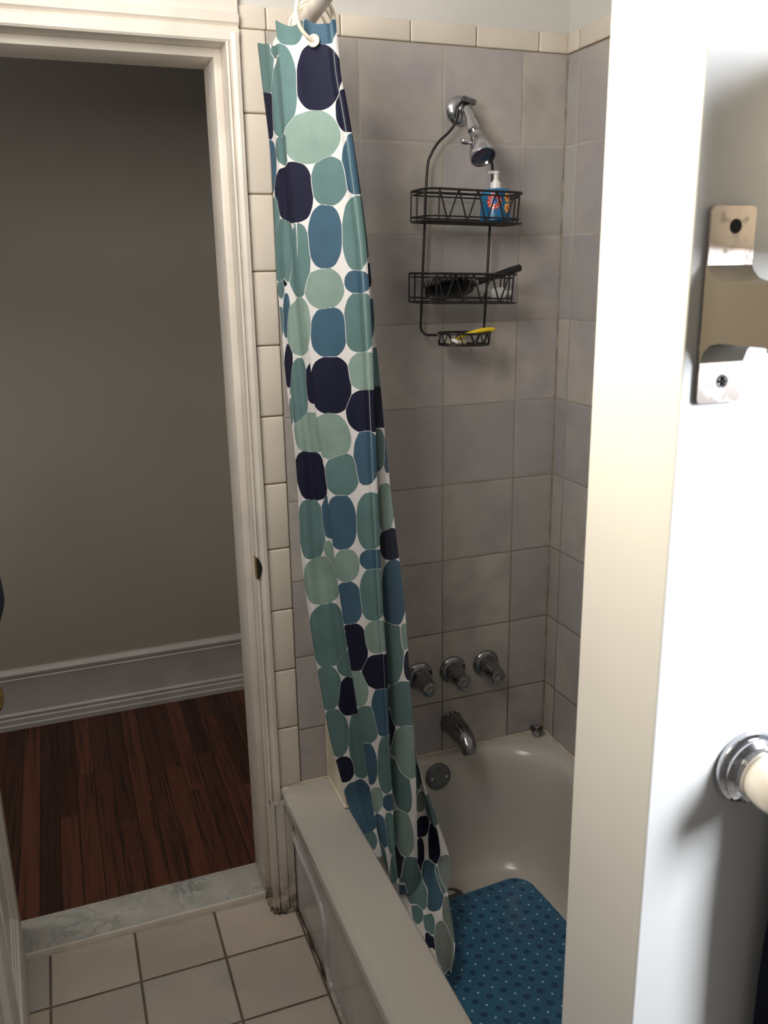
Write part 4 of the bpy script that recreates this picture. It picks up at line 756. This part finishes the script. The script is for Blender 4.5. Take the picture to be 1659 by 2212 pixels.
  ('B',[224,212,198,181,161,137,108,80,60,44,34,29,31,39,52,71,94,121,155,186,209,224,231,231],[1258,1284,1304,1320,1332,1339,1342,1339,1332,1320,1304,1284,1258,1232,1213,1197,1185,1177,1175,1177,1185,1197,1213,1232]),
  ('T',[169,162,151,134,114,90,62,35,13,-5,-17,-23,-19,-10,3,19,39,63,91,118,139,154,164,169],[1404,1428,1448,1464,1476,1483,1486,1483,1476,1464,1448,1428,1404,1381,1361,1345,1333,1326,1323,1326,1333,1345,1361,1381]),
  ('S',[219,216,211,205,197,188,177,166,158,152,147,145,146,149,154,161,169,179,190,201,209,215,219,220],[1365,1375,1383,1389,1394,1397,1398,1397,1394,1389,1383,1375,1365,1356,1348,1341,1336,1333,1332,1333,1336,1341,1348,1356]),
  ('N',[246,243,238,231,222,212,200,188,179,171,166,164,164,167,172,179,188,198,210,221,231,238,243,246],[1435,1446,1456,1463,1469,1472,1473,1472,1469,1463,1456,1446,1435,1424,1415,1408,1402,1399,1397,1399,1402,1408,1415,1424]),
  ('T',[296,284,271,253,231,201,148,96,67,46,33,25,25,31,42,59,83,115,172,229,260,282,296,301],[1530,1553,1565,1574,1580,1584,1586,1584,1580,1574,1565,1553,1530,1508,1496,1487,1481,1477,1475,1477,1481,1487,1496,1508]),
  ('N',[82,79,74,67,58,48,36,25,16,9,4,1,1,4,9,16,25,36,48,60,70,76,81,82],[1587,1602,1614,1624,1631,1636,1638,1636,1631,1624,1614,1602,1587,1572,1560,1550,1543,1538,1537,1538,1543,1550,1560,1572]),
  ('S',[268,262,250,233,210,183,145,108,82,61,46,38,37,42,54,71,94,123,161,199,226,246,260,268],[1650,1671,1686,1699,1708,1713,1715,1713,1708,1699,1686,1671,1650,1628,1613,1601,1592,1586,1584,1586,1592,1601,1613,1628]),
  ('T',[161,169,173,171,165,153,135,114,94,76,59,46,35,28,25,28,35,47,64,84,102,119,135,149],[1720,1742,1761,1776,1788,1796,1800,1799,1793,1783,1769,1752,1730,1708,1690,1674,1662,1654,1651,1651,1657,1667,1681,1699]),
  ('S',[176,179,177,169,155,137,113,87,67,50,37,27,18,15,18,25,38,55,79,104,124,142,157,168],[1846,1864,1878,1889,1898,1905,1907,1907,1903,1895,1885,1871,1853,1835,1821,1809,1800,1794,1791,1792,1796,1804,1814,1828]),
  ('N',[104,106,104,98,88,75,56,38,23,10,1,-5,-7,-7,-3,4,14,25,41,58,71,83,93,99],[1915,1929,1940,1949,1956,1960,1962,1962,1958,1953,1944,1934,1920,1906,1895,1886,1879,1875,1873,1873,1877,1882,1891,1901]),
  ('T',[273,282,282,274,259,237,205,171,142,117,94,76,61,56,60,71,87,108,137,167,192,216,237,256],[1968,1988,2005,2018,2029,2036,2040,2040,2035,2027,2015,2000,1979,1958,1942,1928,1918,1911,1907,1907,1911,1920,1932,1947]),
  ('B',[155,157,154,149,140,128,113,96,83,72,62,56,51,50,52,58,68,80,96,112,124,135,144,151],[1994,2004,2012,2019,2024,2027,2029,2028,2025,2021,2015,2007,1997,1987,1979,1972,1967,1964,1962,1963,1965,1970,1976,1984]),
 ]),
 'F': (np.array([[-0.1967,-0.2,0.6033,-0.1769,-0.22,0.6095], [-0.1992,-0.2042,0.5298,-0.1683,-0.22,0.5316], [-0.2017,-0.2083,0.4552,-0.1514,-0.22,0.4499], [-0.2108,-0.2125,0.3811,-0.1309,-0.2308,0.3722], [-0.2234,-0.2166,0.307,-0.1116,-0.2469,0.2969], [-0.2405,-0.2267,0.2376,-0.0932,-0.2689,0.2253], [-0.283,-0.2873,0.2139,-0.1302,-0.3171,0.1899], [-0.283,-0.3541,0.1863,-0.1379,-0.3652,0.1487], [-0.283,-0.4441,0.1825,-0.1518,-0.4169,0.1152], [-0.283,-0.5245,0.1764,-0.1899,-0.47,0.095]]), [
  ('T',[127,139,137,130,120,107,93,78,68,61,56,54,49,37,32,31,34,41,55,69,82,93,103,113],[1261,1328,1381,1425,1459,1482,1495,1494,1479,1452,1414,1364,1298,1231,1178,1134,1100,1076,1064,1065,1079,1106,1145,1195]),
  ('N',[129,123,117,111,105,99,91,84,79,75,72,71,72,77,84,91,100,110,121,131,137,140,139,136],[509,539,563,582,596,604,607,604,596,582,563,539,509,479,455,436,422,414,411,414,422,436,455,479]),
  ('G',[156,151,146,140,134,127,120,113,108,104,102,101,102,104,109,115,123,132,141,150,156,160,161,160],[639,662,680,696,708,715,717,715,708,696,680,662,639,616,597,581,570,562,560,562,570,581,597,616]),
  ('T',[182,170,158,148,138,129,120,112,106,101,101,102,108,115,123,134,146,160,174,185,193,195,194,190],[441,472,497,518,533,543,546,543,533,518,497,472,441,410,385,364,348,339,335,339,348,364,385,410]),
  ('N',[145,140,136,131,125,119,110,102,96,92,90,89,90,92,96,100,107,114,125,136,143,147,149,149],[831,859,878,893,903,909,912,909,903,893,878,859,831,802,783,769,758,752,750,752,758,769,783,802]),
  ('N',[177,171,165,160,156,152,146,140,135,130,127,127,129,133,138,145,153,162,172,181,186,188,186,183],[973,1028,1071,1105,1131,1148,1154,1150,1136,1112,1078,1036,982,927,884,850,824,807,800,804,819,843,877,919]),
  ('T',[230,222,213,204,195,185,174,165,158,152,148,146,146,149,155,164,177,191,208,223,233,238,239,236],[682,721,754,782,803,817,824,822,811,793,768,736,697,658,625,597,576,562,555,557,568,586,611,643]),
  ('N',[112,111,111,112,112,110,106,102,98,93,88,85,82,83,85,88,92,96,102,107,111,113,114,113],[1066,1114,1152,1182,1205,1219,1224,1220,1206,1184,1155,1118,1069,1021,984,953,931,917,912,916,929,951,981,1018]),
  ('G',[207,212,218,220,220,214,207,199,192,185,175,166,158,155,157,161,169,177,186,194,199,202,204,205],[1195,1241,1278,1310,1334,1349,1356,1353,1340,1318,1288,1251,1206,1161,1123,1092,1068,1052,1046,1049,1062,1084,1113,1150]),
  ('B',[174,182,180,173,165,156,145,136,130,125,124,122,119,107,101,100,103,109,118,128,136,143,150,159],[1293,1360,1412,1454,1487,1508,1518,1514,1498,1470,1430,1380,1314,1248,1196,1153,1120,1099,1090,1093,1109,1138,1177,1228]),
  ('D',[178,185,190,191,190,187,183,179,175,171,167,162,154,147,143,141,142,143,147,151,155,160,165,170],[1265,1296,1322,1343,1360,1371,1377,1375,1368,1354,1334,1310,1280,1249,1223,1202,1185,1174,1168,1169,1177,1191,1211,1235]),
  ('G',[216,216,214,210,205,199,190,180,172,166,163,161,162,166,171,176,182,188,195,203,210,215,217,217],[1561,1621,1668,1706,1736,1755,1764,1762,1747,1722,1686,1641,1582,1522,1475,1437,1407,1388,1379,1381,1396,1421,1457,1502]),
  ('T',[132,130,126,120,114,107,99,91,86,82,81,82,85,89,93,99,105,111,118,125,130,132,134,134],[1610,1643,1669,1691,1707,1718,1724,1723,1715,1701,1681,1656,1624,1590,1564,1543,1526,1515,1510,1511,1518,1532,1552,1577]),
  ('G',[191,196,202,210,213,209,194,173,153,135,120,111,110,112,117,125,132,141,152,162,170,177,182,185],[1778,1841,1890,1931,1963,1985,1995,1994,1980,1954,1917,1870,1808,1745,1696,1654,1623,1601,1591,1592,1606,1632,1669,1716]),
  ('N',[121,119,115,110,103,95,87,79,73,69,68,68,71,75,81,87,93,100,107,114,118,122,123,123],[1736,1761,1783,1801,1815,1824,1828,1826,1819,1807,1790,1770,1744,1718,1697,1679,1665,1656,1652,1653,1660,1673,1689,1710]),
  ('B',[89,89,88,86,84,82,79,76,74,71,69,67,65,64,64,65,66,69,74,78,82,86,88,89],[880,928,968,1001,1026,1041,1047,1042,1028,1004,971,932,884,836,796,763,738,723,717,722,736,760,793,832]),
  ('D',[103,99,95,90,84,78,71,64,60,57,56,57,61,64,67,71,76,81,88,94,98,102,104,104],[1496,1532,1560,1583,1601,1613,1619,1619,1610,1595,1574,1547,1512,1476,1448,1424,1406,1394,1388,1389,1397,1412,1433,1460]),
 ]),
}

PAL = {'G': lin(128, 138, 134), 'D': lin(92, 122, 124), 'N': lin(27, 29, 52), 'B': lin(68, 98, 119), 'T': lin(99, 129, 129), 'S': lin(138, 162, 153)}
def poly_sdf(px, py, vx, vy):
    """signed distance (positive inside) of points to a closed polygon"""
    n = len(vx); d = np.full(px.shape, 1e9); s = np.ones(px.shape)
    for i in range(n):
        j = i-1
        ex, ey = vx[j]-vx[i], vy[j]-vy[i]; wx, wy = px-vx[i], py-vy[i]
        h = np.clip((wx*ex+wy*ey)/(ex*ex+ey*ey+1e-12), 0, 1); bx, by = wx-ex*h, wy-ey*h
        d = np.minimum(d, bx*bx+by*by)
        c1 = py >= vy[i]; c2 = py < vy[j]; c3 = ex*wy > ey*wx
        fl = (c1 & c2 & c3) | (~c1 & ~c2 & ~c3); s = np.where(fl, -s, s)
    return -s*np.sqrt(d)
def smooth_closed(a):
    a = np.array(a, float); F = np.fft.rfft(a); n = len(a); m = n*3
    return np.fft.irfft(np.concatenate([F, np.zeros(m//2+1-len(F))]), m)*(m/n)
def relief(name, s, v):
    """depth of folds, metres towards the room"""
    if name == 'C':
        r = .010*np.sin(PI*np.clip(s, 0, 1))**.7*(1-.4*v) + .0035*np.sin(2*PI*(s*1.6+.12*np.sin(v*5)))*np.clip(v*3, 0, 1)
        r += .005*np.exp(-((s-.30-.1*np.sin(v*3))/.10)**2)*np.exp(-((v-.02)/.10)**2)*-1
        r += .004*np.exp(-((s-.96)/.03)**2) - .004*np.exp(-((s-.90)/.035)**2)
        r += .006*np.exp(-(s/.10)**2)*np.clip(v*4, 0, 1)
    elif name == 'B':
        r = .008*np.sin(2*PI*(s*1.15+.1*np.sin(v*4)))*(.6+.4*np.sin(v*3)) - .008*s**4 + .003*np.sin(2*PI*(s*2.6+v*1.2))
        r += -.007*np.exp(-((v-.60-.10*s)/.035)**2)*np.exp(-((s-.5)/.4)**2)
    elif name == 'E':
        r = -.012*(1-s)**3 + .007*np.sin(PI*s) + .003*np.sin(2*PI*(s*1.7+v*.8))
    else:
        r = .009*np.sin(2*PI*(s*2.1+.25*np.sin(v*4))) + .004*np.sin(2*PI*(s*4.3+v))
    return r
bm = bmesh.new(); allP = []; allF = []; allD = []; allC = []; allS = []
base = 0
for nm, ns, nv in (('B', 80, 800), ('C', 116, 1200), ('E', 84, 960), ('F', 90, 420)):
    rows, blobs = CURTAIN[nm]
    m = len(rows); vv = np.linspace(0, 1, nv); ss = np.linspace(0, 1, ns)
    k = np.linspace(0, 1, m)
    ed = np.array([np.interp(vv, k, rows[:, c]) for c in range(6)]).T
    kern = np.hanning(2*int(nv/m)+3); kern /= kern.sum(); pad = len(kern)//2
    for c in range(6):
        e = ed[:, c]; a = np.concatenate([2*e[0]-e[pad:0:-1], e, 2*e[-1]-e[-2:-pad-2:-1]]); ed[:, c] = np.convolve(a, kern, 'valid')
    S_, V_ = np.meshgrid(ss, vv)
    P = ed[:, None, :3]*(1-S_[..., None]) + ed[:, None, 3:]*S_[..., None]
    wid = float(np.mean(np.linalg.norm(rows[:, 3:]-rows[:, :3], axis=1))); hei = float(np.sum(np.linalg.norm(np.diff((rows[:, :3]+rows[:, 3:])/2, axis=0), axis=1)))
    rl = relief(nm, S_, V_)
    nrm = np.array([-.55, -.80, .12]); nrm /= np.linalg.norm(nrm)
    P = P + rl[..., None]*nrm
    if nm == 'C':   # scalloped top edge between the rings
        top = np.clip(1-V_/.03, 0, 1)
        P[..., 2] += top*(-.012*np.sin(PI*np.clip(S_/.55, 0, 1)) - .010*np.sin(PI*np.clip((S_-.5)/.5, 0, 1)))
    X = S_*wid; Y = V_*hei
    D = np.full(X.shape, -.02); D2 = np.full(X.shape, -.02); Cc = np.zeros(X.shape+(3,)); Cc[:] = PAL['T'][:3]
    for c, s, v in blobs:
        vx = smooth_closed(s)/200*wid; vy = smooth_closed(v)/2000*hei
        mg = .02; r0, r1 = np.searchsorted(Y[:, 0], (vy.min()-mg, vy.max()+mg)); c0, c1 = np.searchsorted(X[0], (vx.min()-mg, vx.max()+mg))
        if r1 <= r0 or c1 <= c0: continue
        sl = (slice(r0, r1), slice(c0, c1)); d = poly_sdf(X[sl], Y[sl], vx, vy); q = d > D[sl]
        D2[sl] = np.where(q, D[sl], np.maximum(D2[sl], d)); D[sl] = np.where(q, d, D[sl]); Cc[sl][q] = PAL[c][:3]
    D = np.minimum(D, (D-D2)/2-.0006)
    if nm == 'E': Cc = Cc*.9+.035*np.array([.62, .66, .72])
    st = np.zeros(X.shape)
    if nm == 'C': st = np.where(np.abs(S_-.925) < .008, 1., 0.)
    allP.append(P.reshape(-1, 3)); allD.append(D.ravel()); allC.append(Cc.reshape(-1, 3)); allS.append(st.ravel())
    idx = np.arange(ns*nv).reshape(nv, ns)+base
    allF.append(np.stack([idx[:-1, :-1], idx[1:, :-1], idx[1:, 1:], idx[:-1, 1:]], -1).reshape(-1, 4)); base += ns*nv
P = np.concatenate(allP); Fa = np.concatenate(allF)
me = bpy.data.meshes.new('shower_curtain')
me.vertices.add(len(P)); me.vertices.foreach_set('co', P.ravel())
me.loops.add(Fa.size); me.loops.foreach_set('vertex_index', Fa.ravel())
me.polygons.add(len(Fa)); me.polygons.foreach_set('loop_start', np.arange(0, Fa.size, 4)); me.polygons.foreach_set('loop_total', np.full(len(Fa), 4))
me.update(calc_edges=True); me.polygons.foreach_set('use_smooth', np.ones(len(Fa), bool))
a = me.attributes.new('blob_distance', 'FLOAT', 'POINT'); a.data.foreach_set('value', np.concatenate(allD).astype(np.float32))
a = me.attributes.new('stitch', 'FLOAT', 'POINT'); a.data.foreach_set('value', np.concatenate(allS).astype(np.float32))
a = me.attributes.new('blob_colour', 'FLOAT_COLOR', 'POINT'); cc = np.concatenate(allC); a.data.foreach_set('color', np.concatenate([cc, np.ones((len(cc), 1))], 1).astype(np.float32).ravel())
me.materials.append(curtainmat())
CU = bpy.data.objects.new('shower_curtain', me); COL.objects.link(CU); bm.free()
tag(CU, 'white shower curtain printed with navy, blue and sage pebbles, bunched by the wall', 'shower curtain')
cr = CURTAIN['C'][0]
def topC(s): return Vector(cr[0, :3]*(1-s)+cr[0, 3:]*s)
def ring_mesh(center, nrm, R, r, n=48):
    b = bmesh.new(); a, c, d = basis(nrm); tube(b, [Vector(center)+(a*math.cos(2*PI*k/n)+c*math.sin(2*PI*k/n))*R for k in range(n)], r, 10, closed=True); return b
# eyelet in the front fold, then the rings
ep = topC(.66)+Vector((-.006, -.009, -.036))
link('eyelet', ring_mesh(ep, (-.55, -.80, .12), .0088, .0024, 32), CREAMR, CU)
link('eyelet_hole', (lambda b: (lathe(b, ep, (-.55, -.80, .12), [(0, .0075), (.0004, 0)], 24), b)[1])(bmesh.new()), CERAM, CU)
GR = 'curtain rings on the shower rod'
def crown(y, name_label, tilt=0., dx=0.):
    c = rod(y)+Vector((dx, 0, -.018)); return c, Vector((tilt, 1, 0))
for i, (y, dx, tilt, lab) in enumerate(((-.325, -.004, .35, 'cream curtain ring threaded through the front eyelet of the shower curtain'), (-.285, 0., -.1, 'cream curtain ring just behind the front ring on the rod'), (-.262, .003, .25, 'cream curtain ring third from the front on the rod'), (-.235, 0., 0., 'cream curtain ring furthest back among the visible rings'))):
    c, nn = crown(y, lab, tilt, dx)
    if i == 0:
        # ring hangs so that it passes through the eyelet
        topp = rod(y)+Vector((0, 0, .019)); cc_ = (topp+ep)/2; ax_ = (topp-ep); R = ax_.length/2; nn = ax_.cross(Vector((-.75, -.25, 0))).normalized()
        o = link('curtain_ring', ring_mesh(cc_, nn, R, .0036), CREAMR)
    else: o = link('curtain_ring', ring_mesh(c, nn, .036, .0024), CREAMR)
    tag(o, lab, 'curtain ring', GR)

# ------------------------------------------------------------------ wall bracket and towel bar on the white wall
YW = -1.43
BR = thing('wall_bracket', (-.426, YW, 1.63), 'metal bracket with two screw holes and tan arm screwed to white wall', 'bracket')
b = bmesh.new()
for (z0, z1) in ((1.648, 1.704), (1.563, 1.612)):
    pl_ = rrect(-.447, -.407, z0, z1, (.004,)*4, 4)
    prism(b, pl_, 'y', YW-.0035, YW-.0002)
box(b, -.447, -.407, YW-.0035, YW-.0002, 1.607, 1.653)
link('plate', b, STEEL, BR)
b = bmesh.new()
prof = [(YW-.002, 1.666), (YW-.006, 1.659), (YW-.012, 1.654), (YW-.020, 1.652), (YW-.09, 1.652), (YW-.09, 1.609), (YW-.022, 1.609), (YW-.013, 1.607), (YW-.007, 1.602), (YW-.003, 1.592)]
prism(b, prof, 'x', -.4475, -.407); link('arm', b, TAN, BR)
for z, in ((1.690,), (1.579,)):
    b = bmesh.new(); lathe(b, (-.425, YW-.0034, z), (0, -1, 0), [(0, .0052), (.0006, .0050), (.0006, 0)], 24); hole = link('screw_hole', b, DARK if z > 1.6 else CHROMED, BR)
    if z < 1.6:
        b = bmesh.new(); box(b, -.0032, .0032, -.0012, 0, -.0007, .0007); box(b, -.0007, .0007, -.0012, 0, -.0032, .0032)
        bmesh.ops.transform(b, matrix=Matrix.Translation((-.425, YW-.0042, z)), verts=b.verts); link('cross_slot', b, DARK, hole)
b = bmesh.new(); lathe(b, (-.421, YW-.045, 1.609), (0, 0, -1), [(0, .004), (.003, .004), (.004, .003), (.006, .003), (.006, 0)], 16); link('set_screw', b, BRASS, BR)

TR = thing('towel_bar', (-.352, YW, 1.226), 'towel bar post with stepped chrome flange and white porcelain knob', 'towel bar')
c = Vector((-.358, YW, 1.234))
b = bmesh.new(); lathe(b, c, (0, -1, 0), [(0, .034), (.003, .0345), (.006, .033), (.0075, .0295), (.009, .0305), (.012, .0305), (.0145, .027), (.0155, .0255), (.018, .0265), (.021, .025), (.022, .020), (.022, 0)], 56); link('flange', b, CHROME, TR)
b = bmesh.new(); lathe(b, c, (0, -1, 0), [(.020, .0205), (.026, .0225), (.034, .0238), (.044, .0235), (.054, .020), (.061, .013), (.064, .004), (.0642, 0)], 44); link('post', b, CERAM, TR)
b = bmesh.new(); lathe(b, c+Vector((.012, -.040, 0)), (1, 0, 0), [(0, .010), (.62, .010), (.62, 0)], 28); link('bar', b, CERAM, TR)
CB = thing('shadow_blocker', (-.10, YW, 1.68), 'added unseen white cabinet on the white wall to the right of the bracket', 'blocker')  # added out of view to cast a soft shadow on the white wall
b = bmesh.new(); box(b, -.345, .08, YW-.11, YW-.0005, 1.67, 1.82, .003); link('blocker_body', b, W_PAINT, CB)
b = bmesh.new(); box(b, -.343, -.135, YW-.124, YW-.1105, 1.672, 1.818, .002); link('blocker_front', b, W_PAINT, CB)
b = bmesh.new(); box(b, -.131, .078, YW-.124, YW-.1105, 1.672, 1.818, .002); link('blocker_front', b, W_PAINT, CB)
# towel over the bar: folded cloth with thickness
b = bmesh.new(); ny = 16; pts = []
cy, cz, rr0 = YW-.040, 1.234, .0165
prof = [(cy+rr0+.002*math.sin(k*.9), .62+.60*k/14) for k in range(15)] + [(cy+rr0*math.cos(t), cz+rr0*math.sin(t)) for t in np.linspace(0, PI, 10)] + [(cy-rr0-.003*math.sin(k*.8), cz-.66*k/14) for k in range(15)]
cols = []
for i in range(30):
    x = -.331+.43*i/29
    cols.append([b.verts.new((x, y+.004*math.sin(x*38+z*2), z)) for y, z in prof])
for A, B in zip(cols[:-1], cols[1:]):
    for k in range(len(A)-1): b.faces.new((A[k], A[k+1], B[k+1], B[k]))
bmesh.ops.solidify(b, geom=list(b.faces), thickness=.006)
o = link('towel', b, SLATE); tag(o, 'dark slate towel hanging from the towel bar at the lower right', 'towel')

# ------------------------------------------------------------------ window in the outer right wall (light source side)
b = bmesh.new()
for q in ((-2.65, -2.60, .95, 2.25), (-1.67, -1.62, .95, 2.25), (-2.65, -1.62, .95, 1.0), (-2.65, -1.62, 2.2, 2.25), (-2.65, -1.62, 1.58, 1.62)): box(b, .955, .995, q[0], q[1], q[2], q[3], .003)
struct('window_1', b, W_PAINT, True)

# ------------------------------------------------------------------ lights
def area(name, loc, target, sx, sy, power, col):
    l = bpy.data.lights.new(name, 'AREA'); l.shape = 'RECTANGLE'; l.size = sx; l.size_y = sy; l.energy = power; l.color = col
    o = bpy.data.objects.new(name, l); COL.objects.link(o); o.location = loc
    o.rotation_euler = (Vector(target)-Vector(loc)).to_track_quat('-Z', 'Y').to_euler(); return o
area('window_light', (.30, -2.05, 1.85), (-.40, -1.43, 1.2), .30, .55, 34, (.92, .96, 1.))
area('ceiling_light', (-.98, -.78, 2.54), (-.8, -.6, 0), .45, .45, 10.5, (1., .94, .86))
r = area('room_light', (-1.10, -1.15, 2.18), (-.05, 0., 2.22), .45, .45, 7.5, (1., .95, .88)); r.data.spread = math.radians(125)
v = area('strip_fill_light', (-1.20, -1.34, 2.12), (-.46, -1.375, 1.75), .16, .30, 3.4, (1., .87, .64)); v.data.spread = math.radians(75)  # unseen warm lamp added to brighten only the partition's cream end
area('hall_fill_light', (-2.3, .62, 1.25), (-.6, 1.3, .9), .5, 1.0, 7.0, (1., .96, .90))  # unseen soft fill added to lift the hall wall
w = bpy.data.worlds.new('world'); SC.world = w; w.use_nodes = True
w.node_tree.nodes['Background'].inputs[0].default_value = (.75, .85, 1., 1); w.node_tree.nodes['Background'].inputs[1].default_value = .6
SC.view_settings.view_transform = 'Standard'; SC.view_settings.look = 'None'; SC.view_settings.exposure = 0.; SC.view_settings.gamma = 1.
SC.cycles.max_bounces = 8; SC.cycles.diffuse_bounces = 5; SC.cycles.use_denoising = True; SC.cycles.caustics_reflective = False; SC.cycles.caustics_refractive = False
